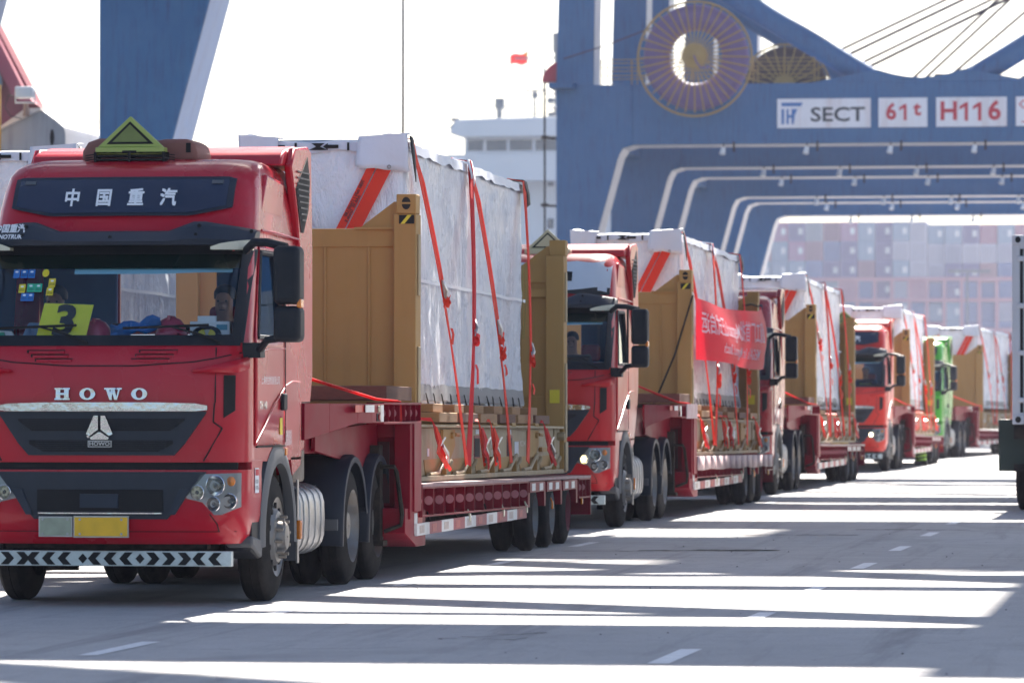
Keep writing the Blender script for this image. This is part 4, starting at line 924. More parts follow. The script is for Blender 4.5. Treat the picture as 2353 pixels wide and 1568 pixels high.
# ------------------------------------------------------------------ lashing straps
def side_strap(T0, top, bot, name_lab, group, seed, buckle=.45, kind=STRAP, wid=.05, doubled=True):
    """webbing from the lid edge down to a lashing bar; T0 = (origin, rz) of the crate"""
    (ox, oy), rz = T0; rnd = random.Random(seed); hw = .82
    a = Vector((hw + .085, top, 4.20)); b = Vector((1.235, bot, 1.02)); d = (b - a)
    def P(t, off=0): 
        q = a + d * t; q.x += .05 * sin(pi * t) + off; return q
    w = MB(); pts = [Vector((hw - .12, top, 4.345)), Vector((hw + .07, top, 4.31)), a] + [P(t) for t in lin(.1, 1, 10)]
    W = [wid * 1.6] * 3 + [wid * (1.3 - .5 * t) if t < .6 else wid * (.7 + (t - .6) * 2.2) for t in lin(.1, 1, 10)]
    tilt = rnd.uniform(.1, .55)
    w.ribbon(pts, (tilt, 1, 0), W, .008)
    if doubled: w.ribbon([P(.02)] + [P(t) + Vector((.012, (.10 + .05 * seed % .05) * (1 - t) * (1 if seed % 2 else -1), 0)) for t in lin(.1, buckle, 6)], (.4, 1, 0), wid * .7, .006)
    o = w.build('ratchet_strap', kind, None, smooth=0, loc=(ox, oy, 0)); o.rotation_euler = (TILT, 0, rz); tag(o, name_lab, 'strap', group)
    q = P(buckle); r = MB(); dn = d.normalized()
    r.cyl(q - dn * .10 + Vector((.02, 0, 0)), q + dn * .10 + Vector((.02, 0, 0)), .018, n=6); r.ribbon([q - dn * .11 + Vector((.015, 0, 0)), q + Vector((.045, 0, 0)), q + dn * .11 + Vector((.015, 0, 0))], (0, 1, 0), .055, .02); r.build('ratchet', STEEL, o, bevel=.004, seg=1)
    k = MB()
    for c in range(rnd.choice((1, 2, 2))):
        q2 = P(buckle + .03 + rnd.uniform(.03, .05) * c) + Vector((.03, 0, 0))
        for lp in range(3):
            ph = rnd.uniform(0, 6); r1 = rnd.uniform(.025, .05); r2 = rnd.uniform(.035, .07); ax = rnd.uniform(-.5, .5)
            k.ribbon([q2 + Vector((r1 * cos(t + ph) * .7, r1 * sin(t + ph) + ax * .03 * cos(t), r2 * cos(t) - .01 * lp)) for t in lin(0, 5.4, 9)], (ax, .5, 1), rnd.uniform(.028, .045), .005)
    q2 = P(buckle + .12); k.ribbon([q2 + Vector((.03, 0, 0)), q2 + Vector((.05, .02 * rnd.uniform(-1, 1), -.06)), q2 + Vector((.045, .05 * rnd.uniform(-1, 1), -.10 - rnd.uniform(0, .12)))], (.3, 1, rnd.uniform(-.4, .4)), .042, .005)
    k.build('strap_tail', kind, o, smooth=0)
    return o
def low_strap(T0, y0, y1, lab, group, seed):
    """short strap over the base frame with its ratchet and hanging tail"""
    (ox, oy), rz = T0; rnd = random.Random(seed); w = MB()
    pts = [(.9, y0 - .15, 1.50), (1.20, y0, 1.48), (1.225, y0 + (y1 - y0) * .3, 1.32), (1.23, y0 + (y1 - y0) * .7, 1.14), (1.235, y1, 1.0)]
    w.ribbon(pts, (.35, 1, 0), [.05, .055, .07, .055, .045], .008)
    o = w.build('ratchet_strap', STRAP if seed % 3 else STRAPR, None, smooth=0, loc=(ox, oy, 0)); o.rotation_euler = (TILT, 0, rz); tag(o, lab, 'strap', group)
    r = MB(); r.ribbon([(1.25, y0 + (y1 - y0) * .55, 1.22), (1.28, y0 + (y1 - y0) * .75, 1.13), (1.25, y1 - .02, 1.04)], (0, 1, 0), .05, .02); r.tube([(1.27, y0 + .1, 1.22), (1.29, y0 + .28, 1.30)], .010, 5); r.build('ratchet', STEEL, o)
    k = MB(); k.ribbon([(1.24, y0 + .02, 1.40), (1.27, y0 + .1, 1.27), (1.26, y0 + .04, 1.16), (1.28, y0 + .15, 1.10), (1.27, y1 + .05, .97)], (.3, 1, .2), [.04, .08, .07, .05, .035], .006); k.build('strap_tail', STRAPR if seed % 2 else STRAP, o, smooth=0)
    return o
def front_strap(T0, s, lab, group, print_it=False):
    (ox, oy), rz = T0; w = MB(); Yf = -.075
    for k, (off, wd) in enumerate(((-.085, .080), (.025, .085), (.085, .080))):
        a = Vector((s * (.60 + off), Yf + .035 - .004 * k, 4.06)); b = Vector((s * (.02 + off), Yf - .06 - .004 * k, 2.9))
        w.ribbon([a + (a - b) * .03, a, a + (b - a) * .5, b], (1, 0, 0), wd, .006)
    o = w.build('ratchet_strap', STRAP, None, smooth=0, loc=(ox, oy, 0)); o.rotation_euler = (TILT, 0, rz); tag(o, lab, 'strap', group)
    if print_it:
        t = MB(); a = Vector((s * .515, Yf + .027, 4.06)); b = Vector((s * -.065, Yf - .068, 2.9)); d = (b - a).normalized(); nrm = Vector((-d.z, 0, d.x)) * -1
        for body, off, sz in (('7080 daN / 15600 LBF', .012, .045), ('AAR-95  Grade E', -.022, .042)):
            put_text(t, body, sz, lambda u, v: tuple(a + d * (.40 + u + (.0 if off > 0 else .1)) + nrm * (off + v)), bold=.001)
        t.build('printed_rating', NUMK, o, smooth=0)
    return o

def timber(T0, x0, x1, y0, y1, z0, z1, mat, lab, group):
    (ox, oy), rz = T0; o = MB().box(x0, x1, y0, y1, z0, z1).build('timber_block', mat, None, bevel=.006, seg=1, loc=(ox, oy, 0)); o.rotation_euler = (TILT, 0, rz); return tag(o, lab, 'timber', group)

# ------------------------------------------------------------------ people (one continuous skinned body, clothes and hair as children)
def person(loc, rz, label, shirt, pose='drive', vest=None, hat=None):
    root = thing('person', label, 'person', loc, rz)
    def skin(name, nodes, edges, mat, parent, sub=2):
        me = bpy.data.meshes.new(name); me.from_pydata([n[0] for n in nodes], edges, []); me.update(); o = bpy.data.objects.new(name, me); COL.objects.link(o); o.parent = parent
        md = o.modifiers.new('skin', 'SKIN'); 
        for k, n in enumerate(nodes): o.data.skin_vertices[0].data[k].radius = n[1]
        o.data.skin_vertices[0].data[0].use_root = True
        sd = o.modifiers.new('sub', 'SUBSURF'); sd.levels = sub; sd.render_levels = sub
        bpy.context.view_layer.update(); ev = o.evaluated_get(bpy.context.evaluated_depsgraph_get()); m2 = bpy.data.meshes.new_from_object(ev)
        o.modifiers.clear(); o.data = m2; m2.materials.clear(); m2.materials.append(mat); m2.polygons.foreach_set('use_smooth', [True] * len(m2.polygons)); return o
    # seated figure facing -y, seat at z = 0
    hx = {'drive': [(.20, -.40, .34), (.16, -.44, .36)], 'rest': [(.24, -.22, .06), (.10, -.30, .04)], 'sill': [(.42, -.22, .42), (.40, -.30, .60)]}[pose]
    N = [((0, .05, .08), (.15, .13)), ((0, .04, .28), (.14, .11)), ((0, .03, .46), (.17, .11)), ((0, .02, .54), (.10, .085)), ((0, .0, .60), (.06, .062)), ((0, -.02, .68), (.078, .092)), ((0, -.02, .77), (.084, .102)), ((0, -.01, .84), (.06, .075)),
         ((.2, .03, .51), (.065, .065)), ((.26, -.08, .30), (.050, .050)), (hx[0], (.038, .038)), ((-.2, .03, .51), (.065, .065)), ((-.26, -.08, .30), (.05, .05)), ((-.20, -.38, .33), (.038, .038)),
         ((.11, -.28, .06), (.085, .085)), ((.12, -.52, .04), (.062, .062)), ((.12, -.58, -.34), (.045, .045)), ((-.11, -.28, .06), (.085, .085)), ((-.12, -.52, .04), (.062, .062)), ((-.12, -.58, -.34), (.045, .045)), ((0, -.125, .715), (.016, .018))]
    E = [(0, 1), (1, 2), (2, 3), (3, 4), (4, 5), (5, 6), (6, 7), (2, 8), (8, 9), (9, 10), (2, 11), (11, 12), (12, 13), (0, 14), (14, 15), (15, 16), (0, 17), (17, 18), (18, 19), (5, 20)]
    body = skin('body', N, E, SKIN, root)
    T = [((0, .05, .06), (.17, .15)), ((0, .04, .28), (.16, .13)), ((0, .03, .46), (.19, .13)), ((0, .02, .56), (.105, .095)), ((.21, .03, .51), (.082, .082)), ((.265, -.08, .30), (.066, .066)), (tuple(Vector((.26, -.08, .30)).lerp(Vector(hx[0]), .8)), (.052, .052)), ((-.21, .03, .51), (.082, .082)), ((-.265, -.08, .30), (.066, .066)), ((-.21, -.32, .325), (.052, .052))]
    skin('jacket', T, [(0, 1), (1, 2), (2, 3), (2, 4), (4, 5), (5, 6), (2, 7), (7, 8), (8, 9)], shirt, root)
    skin('trousers', [((0, .06, .04), (.165, .12)), ((.11, -.28, .06), (.10, .10)), ((.12, -.53, .04), (.078, .078)), ((.12, -.59, -.30), (.06, .06)), ((-.11, -.28, .06), (.10, .10)), ((-.12, -.53, .04), (.078, .078)), ((-.12, -.59, -.30), (.06, .06))], [(0, 1), (1, 2), (2, 3), (0, 4), (4, 5), (5, 6)], CLOTHD, root)
    h = MB(); h.lathe([(-.03, .094), (.0, .097), (.03, .094), (.06, .078), (.085, .048), (.095, .002)], (0, .008, .795), 'z', 16); fix_normals(h.build('hair', HAIR, root))
    fa = MB()
    for s in (-1, 1): fa.cyl((s * .034, -.118, .745), (s * .034, -.112, .745), .009, n=8); 
    fa.box(-.024, .024, -.112, -.10, .668, .674); fa.build('face', HAIR, root)
    if vest: 
        v = MB(); v.box(-.165, .165, -.115, -.09, .12, .46); v.build('vest', vest, root, bevel=.03, seg=3)
    for s, q in ((1, hx[1]), (-1, (-.17, -.44, .35))):
        hd = MB(); b0 = Vector(hx[0] if s > 0 else (-.20, -.38, .33)); b1 = Vector(q); d = (b1 - b0).normalized(); sd = d.orthogonal().normalized()
        for i, (o_, l_) in enumerate(((-.027, .07), (-.009, .08), (.009, .078), (.027, .06))): hd.tube([b0 + sd * o_ + d * .02, b0 + sd * o_ + d * (.05 + l_ * .5), b0 + sd * o_ * .9 + d * (.05 + l_)+ Vector((0, 0, -.02))], [.011, .010, .008], 6)
        hd.tube([b0 + sd * .035, b0 + sd * .06 + d * .04], [.011, .009], 6); hd.build('fingers', SKIN, root)
    return root
# ------------------------------------------------------------------ ground, water
def ground_mat():
    m = bpy.data.materials.new('quay_concrete'); m.use_nodes = True; nt = m.node_tree; L = nt.links.new; b = nt.nodes['Principled BSDF']
    tc = nt.nodes.new('ShaderNodeTexCoord')
    def nz(sc, detail=6, rough=.6, dist=0):
        mp = nt.nodes.new('ShaderNodeMapping'); mp.inputs['Scale'].default_value = sc; L(tc.outputs['Object'], mp.inputs[0])
        n = nt.nodes.new('ShaderNodeTexNoise'); n.inputs['Scale'].default_value = 1; n.inputs['Detail'].default_value = detail; n.inputs['Roughness'].default_value = rough; n.inputs['Distortion'].default_value = dist; L(mp.outputs[0], n.inputs['Vector']); return n.outputs['Fac']
    def rng(s, a, b_, c, d):
        r = nt.nodes.new('ShaderNodeMapRange'); r.inputs[1].default_value = a; r.inputs[2].default_value = b_; r.inputs[3].default_value = c; r.inputs[4].default_value = d; L(s, r.inputs[0]); return r.outputs[0]
    def mixc(f, a, col):
        x = nt.nodes.new('ShaderNodeMix'); x.data_type = 'RGBA'; L(f, x.inputs['Factor'])
        if isinstance(a, tuple): x.inputs['A'].default_value = a
        else: L(a, x.inputs['A'])
        x.inputs['B'].default_value = col; return x.outputs['Result']
    c = mixc(rng(nz((.25, .12, 1)), .3, .7, 0, 1), (.32, .312, .31, 1), (.405, .397, .395, 1))
    c = mixc(rng(nz((3, 2, 3), 8, .7), .45, .75, 0, .5), c, (.25, .243, .245, 1))
    c = mixc(rng(nz((38, 26, 38), 4, .7), .54, .70, 0, .75), c, (.18, .177, .177, 1))      # aggregate specks
    c = mixc(rng(nz((2.2, .10, 1), 7, .7, .3), .52, .70, 0, .65), c, (.155, .152, .16, 1))    # tyre tracks along the lanes
    c = mixc(rng(nz((.5, .22, 1), 5, .6, .8), .56, .72, 0, .6), c, (.19, .187, .187, 1))
    c = mixc(rng(nz((5, .6, 1), 8, .75, 1.2), .62, .76, 0, .55), c, (.125, .122, .128, 1))
    L(c, b.inputs['Base Color']); b.inputs['Roughness'].default_value = .75; b.inputs['Specular IOR Level'].default_value = .35
    bp = nt.nodes.new('ShaderNodeBump'); bp.inputs['Strength'].default_value = .35; bp.inputs['Distance'].default_value = .012; L(nz((30, 30, 30), 6, .7), bp.inputs['Height']); L(bp.outputs[0], b.inputs['Normal'])
    return m
gm = MB(); gm.add([(-31, -80, 0), (900, -80, 0), (900, 2600, 0), (-31, 2600, 0)], [(0, 1, 2, 3)]); gm.add([(-31, -80, 0), (-31, 2600, 0), (-31, 2600, -6), (-31, -80, -6)], [(0, 1, 2, 3)])
GROUND = struct(gm.build('ground', ground_mat(), smooth=0))
wm = MB(); wm.add([(-1500, -80, -4), (-31, -80, -4), (-31, 2600, -4), (-1500, 2600, -4)], [(0, 1, 2, 3)]); struct(wm.build('water', pr('harbour_water', (.04, .06, .06), .08, bump=.6, bscale=1.5), smooth=0))
LINE = pr('worn_line_paint', (.74, .74, .74), .6, vary=.15, vscale=9, dust=((.42, .41, .41), .6, 7))
rl = random.Random(3)
def lane(X, ys, L_, w):
    m = MB()
    for y in ys:
        a = [(X - w / 2, y), (X + w / 2, y), (X + w / 2 + .02, y + L_), (X - w / 2 + .02, y + L_)]
        m.add([(p[0], p[1], .004) for p in a], [(0, 1, 2, 3)])
    m.build_each('lane_marking', LINE, GROUND, smooth=0)
lane(-7.09, [17.2, 23.0, 28.86, 34.68, 40.4, 46.05, 52.2, 58.3, 64.2, 70.1, 76, 82, 88, 94, 100, 106, 112, 118], 1.75, .13)
lane(-3.33, [16.8, 22.6, 28.46, 33.95, 39.8, 45.46, 51.2, 57.1, 63, 69, 75, 81, 87, 93, 99, 105], 1.75, .14)
jm = MB()
for y0, y1 in ((49.75, 48.6), (54.6, 54.2), (99, 99), (20.1, 20.0)): jm.add([(-31, y0 - .012, .003), (8, y1 - .012, .003), (8, y1 + .02, .003), (-31, y0 + .02, .003)], [(0, 1, 2, 3)])
jm.build_each('slab_joint', pr('joint_filler', (.52, .51, .50), .7, vary=.2, vscale=4), GROUND, smooth=0)
ck = MB(); rc = random.Random(11)
def crack(x, y, dx, dy, n, w):
    pts = []
    for i in range(n + 1): pts.append((x + dx * i / n + rc.uniform(-.05, .05), y + dy * i / n + rc.uniform(-.10, .10)))
    for a, b in zip(pts, pts[1:]):
        ww = w * rc.uniform(.3, 1.2); ck.add([(a[0], a[1] - ww, .0035), (b[0], b[1] - ww, .0035), (b[0], b[1] + ww * .8, .0035), (a[0], a[1] + ww, .0035)], [(0, 1, 2, 3)])
crack(-7.0, 50.6, 2.3, .4, 22, .05); crack(-6.2, 50.9, 1.6, .3, 16, .14); crack(-5.6, 51.2, .9, .1, 9, .18); crack(-6.6, 57.2, 2.4, .3, 18, .10); crack(-5.2, 31.3, .6, .9, 12, .028); crack(-4.9, 31.2, .35, .2, 6, .03)
crack(-6.3, 33.0, 1.5, 10, 40, .012); crack(-4.8, 43, .3, 8, 30, .012); crack(-4.4, 60, 1.5, .1, 14, .12); crack(-3.0, 36, .4, 6, 24, .010); crack(-6.0, 41.5, 3.5, -.3, 30, .010); crack(-2.4, 29, .9, 3, 14, .010); crack(-6.9, 29.5, 1.6, .6, 14, .012)
ck.build('ground_crack', pr('crack_dirt', (.035, .033, .030), .9, vary=.3), GROUND, smooth=0)
rt = random.Random(5)
pb = MB()
for k in range(70):
    x = rt.uniform(-7, 0); y = rt.uniform(24, 58); r = rt.uniform(.004, .011); pb.lathe([(0, r), (r * .6, r * .8), (r, .001)], (x, y, 0), 'z', 6)
o = fix_normals(pb.build('pebbles', pr('pebble', (.09, .085, .08), .9))); o['label'] = 'loose dark grit scattered over the concrete quay'; o['category'] = 'grit'; o['kind'] = 'stuff'

# ------------------------------------------------------------------ quay cranes (local x = across the quay from the middle of the portal)
CX = -11.77
CRANE0L = pr('crane_lit_reveal', (.17, .25, .42), .5, vary=.1, streak=((.1, .1, .16), .4, 2))  # lighter blue puts the lit look of the inner faces into the paint
def ring(mb, c, R, r, n=40, m=6, mi=0):
    pts = [(c[0] + R * cos(2 * pi * k / n), c[1], c[2] + R * sin(2 * pi * k / n)) for k in range(n + 1)]; return mb.tube(pts, r, m, mi)
def crane(Y1, Y2, label, reveal=CRANEL, front=False, ropes=False, upper=True, house=(8, 26), outer=16.0, dx=0, shade_house=False, braces=True):
    yc = (Y1 + Y2) / 2; T = thing('gantry_crane', label, 'crane', (CX + dx, yc, 0), 0, 'blue quay cranes standing in a row')
    W = 2.3
    for fi, Y in enumerate((Y1, Y2)):
        y0, y1 = Y - yc, Y - yc + W
        for s in (-1, 1):
            l = MB(); l.prism([(s * outer, 1.4), (s * 15.0, 1.4), (s * 15.0, 6.2), (s * 13.25, 12.6), (s * 13.05, 12.95), (s * 12.6, 13.1), (s * 12.6, 15.75), (s * outer, 15.75)], y0, y1, 'y'); leg = fix_normals(l.build('leg', CRANE, T, bevel=.03, seg=1))
            iv = MB(); P = [(15.0, 1.5), (15.0, 6.2), (13.25, 12.6), (13.05, 12.95), (12.6, 13.1)]
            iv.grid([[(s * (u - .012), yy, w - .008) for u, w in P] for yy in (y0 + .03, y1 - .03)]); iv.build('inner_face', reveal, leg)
            p = MB(); p.prism([(s * outer, 15.75), (s * 14.35, 15.75), (s * 14.0, 40), (s * 15.4, 40)], y0 + .01, y1 - .01, 'y'); fix_normals(p.build('upper_post', CRANE, T, bevel=.03, seg=1))
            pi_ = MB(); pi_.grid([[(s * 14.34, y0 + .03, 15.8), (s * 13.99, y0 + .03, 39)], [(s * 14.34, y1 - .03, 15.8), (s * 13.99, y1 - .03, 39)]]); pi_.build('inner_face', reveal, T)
            d = MB(); braces and d.cyl((s * 1.9, y0 + W / 2, 15.75), (s * 14.2, y0 + W / 2, 23.25), .50, n=20); braces and d.build('diagonal_brace', CRANE, T)
            bg = MB(); bg.box(*sorted((s * 15.1, s * 15.9)), y0 - 2.2, y1 + 2.2, .75, 1.4)
            for k in range(6): yy = y0 - 1.8 + k * 1.2; bg.cyl((s * 15.25, yy, .36), (s * 15.75, yy, .36), .36, n=14)
            bg.build('bogie', CHASSIS, T)
        b = MB(); b.box(-12.6, 12.6, y0, y1, 13.1, 15.75); beam = b.build('portal_beam', CRANE, T, bevel=.03, seg=1)
        hp = MB(); braces and hp.prism([(-4.8, 15.75), (-1.9, 16.3), (-1.2, 16.1), (-.55, 15.98), (0, 15.94), (.55, 15.98), (1.2, 16.1), (1.9, 16.3), (4.8, 15.75)], y0 + .05, y1 - .05, 'y'); braces and fix_normals(hp.build('brace_gusset', CRANE, beam))
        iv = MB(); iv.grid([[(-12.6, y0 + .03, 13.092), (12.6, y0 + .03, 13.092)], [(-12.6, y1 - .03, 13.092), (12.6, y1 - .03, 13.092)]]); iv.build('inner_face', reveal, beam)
        sm = MB()
        for x in (-9.5, -4.9, -1.2, 4.2, 9.5): sm.box(x - .02, x + .02, y0 - .012, y0 + .01, 13.12, 15.7)
        sm.box(-15.9, 15.9, y0 - .014, y0 + .01, 13.28, 13.34); sm.box(-15.9, -13.2, y0 - .012, y0 + .01, 12.55, 12.59); sm.build_each('weld_seam', CRANE, beam)
        fl = MB(); br = MB()
        for k in range(8):
            x = -8.6 + 3.65 * k; fl.cyl((x, y0 - .06, 12.95), (x - .05, y0 - .16, 12.66), .09, .13, 10); br.tube([(x, y0 - .05, 13.15), (x, y0 - .06, 12.9)], .03, 5); br.tube([(x + .45, y0 - .03, 13.2), (x + .45, y0 - .05, 12.75)], .05, 5)
        fl.build_each('floodlight', SHIPW, beam); br.build_each('lamp_bracket', CHASSIS, beam)
        rr = MB()
        for s in (-1, 1):
            for z in (16.15, 16.5, 16.85): rr.tube([(s * 14.0, y0 + .1, z), (s * 4.6, y0 + .1, z)], .022, 5); rr.tube([(s * 14.0, y1 - .1, z), (s * 4.6, y1 - .1, z)], .022, 5)
            for k in range(8): x = s * (14.0 - k * 1.34); rr.tube([(x, y0 + .1, 15.75), (x, y0 + .1, 16.85)], .028, 5); rr.tube([(x, y1 - .1, 15.75), (x, y1 - .1, 16.85)], .028, 5)
            rr.nx()
        rr.build_each('railing', REELY, beam)
        cb = MB(); cb.box(-14.2, 14.2, y0 + .2, y1 - .2, 36.8, 39.2); cb.build('upper_tie_beam', CRANE, T)
    for s in (-1, 1):
        for z0, z1 in ((13.6, 15.2), (37, 39)):
            g = MB(); g.box(*sorted((s * 14.6, s * 15.6)), Y1 - yc + W, Y2 - yc, z0, z1); g.build('side_girder', CRANE, T)
    if upper:
        for s in (-1, 1): g = MB(); g.box(-58, 30, s * 3.6 - .6, s * 3.6 + .6, 40, 42.2); g.build('boom_girder', CRANE, T)
        wk = MB()
        for s in (-1, 1): wk.box(-58, 30, s * 5.0 - .45, s * 5.0 + .45, 40.4, 40.5)
        for x in range(-56, 30, 6): wk.box(x, x + .5, -3.0, 3.0, 40.8, 41.6)
        wk.build('boom_walkway', CRANE, T)
        h = MB(); h.box(house[0], house[1], -5.2, 5.2, 42.3, 48); h.build('machinery_house', SHIPW, T)
        a = MB()
        for yy in (-6, 6): a.tube([(-15, yy, 40), (-9, yy * .4, 62)], .5, 8); a.tube([(6, yy, 42.2), (-9, yy * .4, 62)], .4, 8)
        a.build('apex_frame', CRANE, T)
        st = MB()
        for yy in (-3.2, 3.2): st.tube([(-9, yy * .7, 62), (-36, yy, 42.2)], .16, 6); st.tube([(-9, yy * .7, 62), (-54, yy, 42.2)], .16, 6); st.tube([(-9, yy * .7, 62), (26, yy, 42.2)], .16, 6)
        st.build_each('forestay', CABLEM, T)
    bc = MB(); ya, yb = Y1 - yc + W + 1.2, Y2 - yc - 1.5
    bc.cyl((-13, ya, 14.4), (13, yb, 14.4), .38, n=10); bc.cyl((-13, yb, 14.4), (13, ya, 14.4), .42, n=10); bc.cyl((-13, (ya + yb) / 2, 14.4), (13, (ya + yb) / 2, 14.4), .32, n=10); bc.cyl((-13, ya + 2.2, 14.0), (13, ya + 1.2, 14.0), .16, n=8); bc.cyl((-13, yb - 4.4, 15.2), (13, yb - 3.2, 15.2), .2, n=8); bc.build_each('shadow_bracing', CRANE, T)  # unseen pipes laid out so that their shadows stripe the ground
    if shade_house: eh = MB(); eh.box(10.8, 15.6, Y1 - yc + 3, Y2 - yc - 1, 15.9, 19.2); eh.build('shading_house', SHIPW, T)  # unseen box added to shade the ground beside the lanes
    if ropes:
        rp = MB()
        for x in (-7.3, -6.52, -6.48, -6.05): rp.tube([(x, 0 if x < -7 else .3, 40), (x, 0 if x < -7 else .3, 5.2)], .020 if abs(x + 6.5) < .1 else .009, 5)
        rp.build_each('hoist_rope', ROPE, T); sp = MB(); sp.box(-7.7, -5.7, -3, 3, 4.6, 5.2); sp.box(-7.5, -5.9, -6, 6, 4.4, 4.6); sp.build('spreader', RAILY, T)
    if front:
        yf = Y1 - yc
        def reel(cx, y, z, R, cmat, n=36, inn=.5):
            r = MB(); ring(r, (cx + .02, y - .55, z - .12), R * 1.07, .05, 44)
            for k in range(n):
                t = 2 * pi * k / n; r.cyl((cx + .42 * cos(t), y - .62, z + .42 * sin(t)), (cx + .01 + R * 1.03 * cos(t), y - .50, z - .06 + R * 1.03 * sin(t)), .034, n=5)
            ro = r.build('cable_reel', REELY, T)
            c = MB(); c.lathe([(.5, R * inn), (-.10, R * inn), (-.28, R * (inn + .06)), (-.36, R * .70), (-.34, R * .84), (-.2, R * .95), (.0, R * .985), (.5, R * .985), (.5, R * inn)], (cx, y, z), 'y', 56); fix_normals(c.build('cable_coil', cmat, ro, smooth=60))
            g = MB(); 
            for k in range(9): rr_ = R * (.56 + .045 * k); ring(g, (cx, y - .345 + .05 * abs(k - 4) ** 1.2 * .25, z), rr_, .02, 44, 4)
            g.build('cable_turn', cmat, ro)
            h = MB(); h.lathe([(-.72, .001), (-.72, .12), (-.66, .2), (-.64, .52), (-.5, .56), (-.3, .3), (.9, .25)], (cx, y, z), 'y', 26); fix_normals(h.build('reel_hub', REELY, ro))
            m = MB(); m.tube([(cx, y - .74, z), (cx + .12, y - .8, z - .3), (cx + .3, y - .76, z - .52), (cx + .6, y - .66, z - .5), (cx + .8, y - .5, z - .42)], .035, 6); m.build('hose_loop', COIL, ro)
        reel(-21.5 - CX, yf - .9, 16.86, 2.33, COIL); reel(-19.2 - CX, Y2 - yc - 1.6, 16.75, 2.0, COILD, 24, .14)
        def board(X0, X1, z0, z1): m = MB(); m.box(X0 - CX, X1 - CX, yf - .09, yf - .03, z0, z1); return m.build('signboard', SIGN, T, bevel=.01, seg=1)
        def fn(X, z): return lambda u, w: (X - CX + u, yf - .096, z + w)
        def txt(body, X, z, size, mat, par, **k):
            m = MB(); put_text(m, body, size, fn(X, z), **k); m.build('lettering', mat, par, smooth=0)
        def one(X, z, h, par):
            m = MB(); m.add([(X - CX + u * h, yf - .096, z + w * h) for u, w in ((.02, -.5), (.20, -.5), (.20, .5), (.06, .5), (-.26, .28), (-.26, .10), (.02, .26))], [tuple(range(7))]); m.build('lettering', INKR, par, smooth=0)
        b1 = board(-18.02, -13.94, 13.77, 15.05); txt('SECT', -15.38, 14.32, .86, INKB, b1, bold=.018, sx=1.22)
        lg = MB()
        def lp(P): lg.add([(-17.95 - CX + u, yf - .096, 13.82 + w) for u, w in P], [tuple(range(len(P)))])
        lp([(.12, .90), (.98, .90), (1.05, 1.06), (.12, 1.06)]); lp([(.12, .12), (.24, .12), (.24, .78), (.12, .78)]); lp([(.34, .12), (.44, .12), (.44, .78), (.34, .78)]); lp([(.44, .40), (.56, .40), (.56, .52), (.44, .52)]); lp([(.56, .12), (.66, .12), (.70, .5), (.82, .78), (.56, .78)])
        lg.build('emblem', INKBL, b1, smooth=0)
        b2 = board(-13.6, -11.48, 13.77, 15.05); txt('6', -13.05, 14.42, .98, INKR, b2, bold=.03, sx=.95); one(-12.52, 14.42, .70, b2); txt('t', -11.92, 14.55, .85, INKR, b2, bold=.03)
        b3 = board(-11.1, -8.04, 13.77, 15.05); txt('H', -10.55, 14.42, 1.12, INKR, b3, bold=.03, sx=1.0); one(-9.88, 14.42, .80, b3); one(-9.30, 14.42, .80, b3); txt('6', -8.58, 14.42, 1.14, INKR, b3, bold=.035)
        b4 = board(-7.66, -4.9, 13.77, 15.05); m = MB()
        for k in range(6):
            t0, t1 = pi / 3 * k, pi / 3 * (k + 1)
            m.add([(-7.15 - CX + r * .38 * cos(t), yf - .096, 14.72 + r * .22 * sin(t)) for r, t in ((1, t0), (1, t1), (.8, t1), (.8, t0))], [(0, 1, 2, 3)])
        m.build('emblem', INKR, b4, smooth=0); txt('上', -7.2, 14.1, .5, INKR, b4)
        s = MB(); s.prism([(-27.35 - CX, 15.95)] + [(-27.35 - CX + 1.08 * cos(t), 15.92 + .95 * sin(t)) for t in [pi / 2 + pi / 2 * k / 8 for k in range(9)]], yf + .2, yf + 1.2, 'y'); sg = fix_normals(s.build('cable_guide', CRIMSON, T, bevel=.02))
        p = MB(); p.box(-28.0 - CX, -26.9 - CX, yf - .8, yf + 1.6, 15.58, 15.82); p.build('guide_platform', CRANE, T)
        g = MB(); g.tube([(-28.35 - CX, yf + .5, 15.9), (-28.35 - CX, yf + .5, 3)], .05, 6)
        for z in (13.48, 10.49, 7.2): g.tube([(-28.35 - CX, yf + .5, z), (-27.2 - CX, yf + .3, z - .06)], .055, 6); g.box(-28.5 - CX, -28.2 - CX, yf + .35, yf + .65, z - .05, z + .09)
        g.build('guide_pipe', CHASSIS, T)
        c = MB(); c.tube([(-27.4 - CX, yf - .2, 16.9), (-25.4 - CX, yf - .7, 17.45), (-23.3 - CX, yf - .9, 18.2)], .03, 5); c.build('trailing_cable', CABLEM, T)
        sc = MB(); sy = Y2 - yc + 3
        for (x0, z0, x1, z1, r) in ((-16.93, 18.89, -14.27, 20.13, .03), (-16.55, 18.65, -13.42, 20.12, .05), (-15.99, 18.21, -12.03, 20.1, .03), (-15.64, 18.02, -11.32, 20.09, .05), (-13.9, 17.05, -10.61, 20.08, .028), (-13.3, 17.05, -10.02, 20.08, .025), (-12.39, 16.94, -8.71, 20.06, .025), (-12.9, 16.9, -7.63, 19.39, .045), (-12.5, 16.7, -7.63, 18.86, .035)):
            k = 4.0; a = (x0 - CX - (x1 - x0) * .35, sy, z0 - (z1 - z0) * .35); b = (x0 - CX + (x1 - x0) * k, sy, z0 + (z1 - z0) * k); sc.tube([a, b], max(.075, r * 1.7), 5)
            if r < .029:
                for q in (.28, .45, .8, 1.0): sc.cyl((a[0] + (b[0] - a[0]) * q * .3, sy, a[2] + (b[2] - a[2]) * q * .3), (a[0] + (b[0] - a[0]) * (q * .3 + .006), sy, a[2] + (b[2] - a[2]) * (q * .3 + .006)), .06, n=6)
        sc.build_each('stay_cable', CABLEM, T)
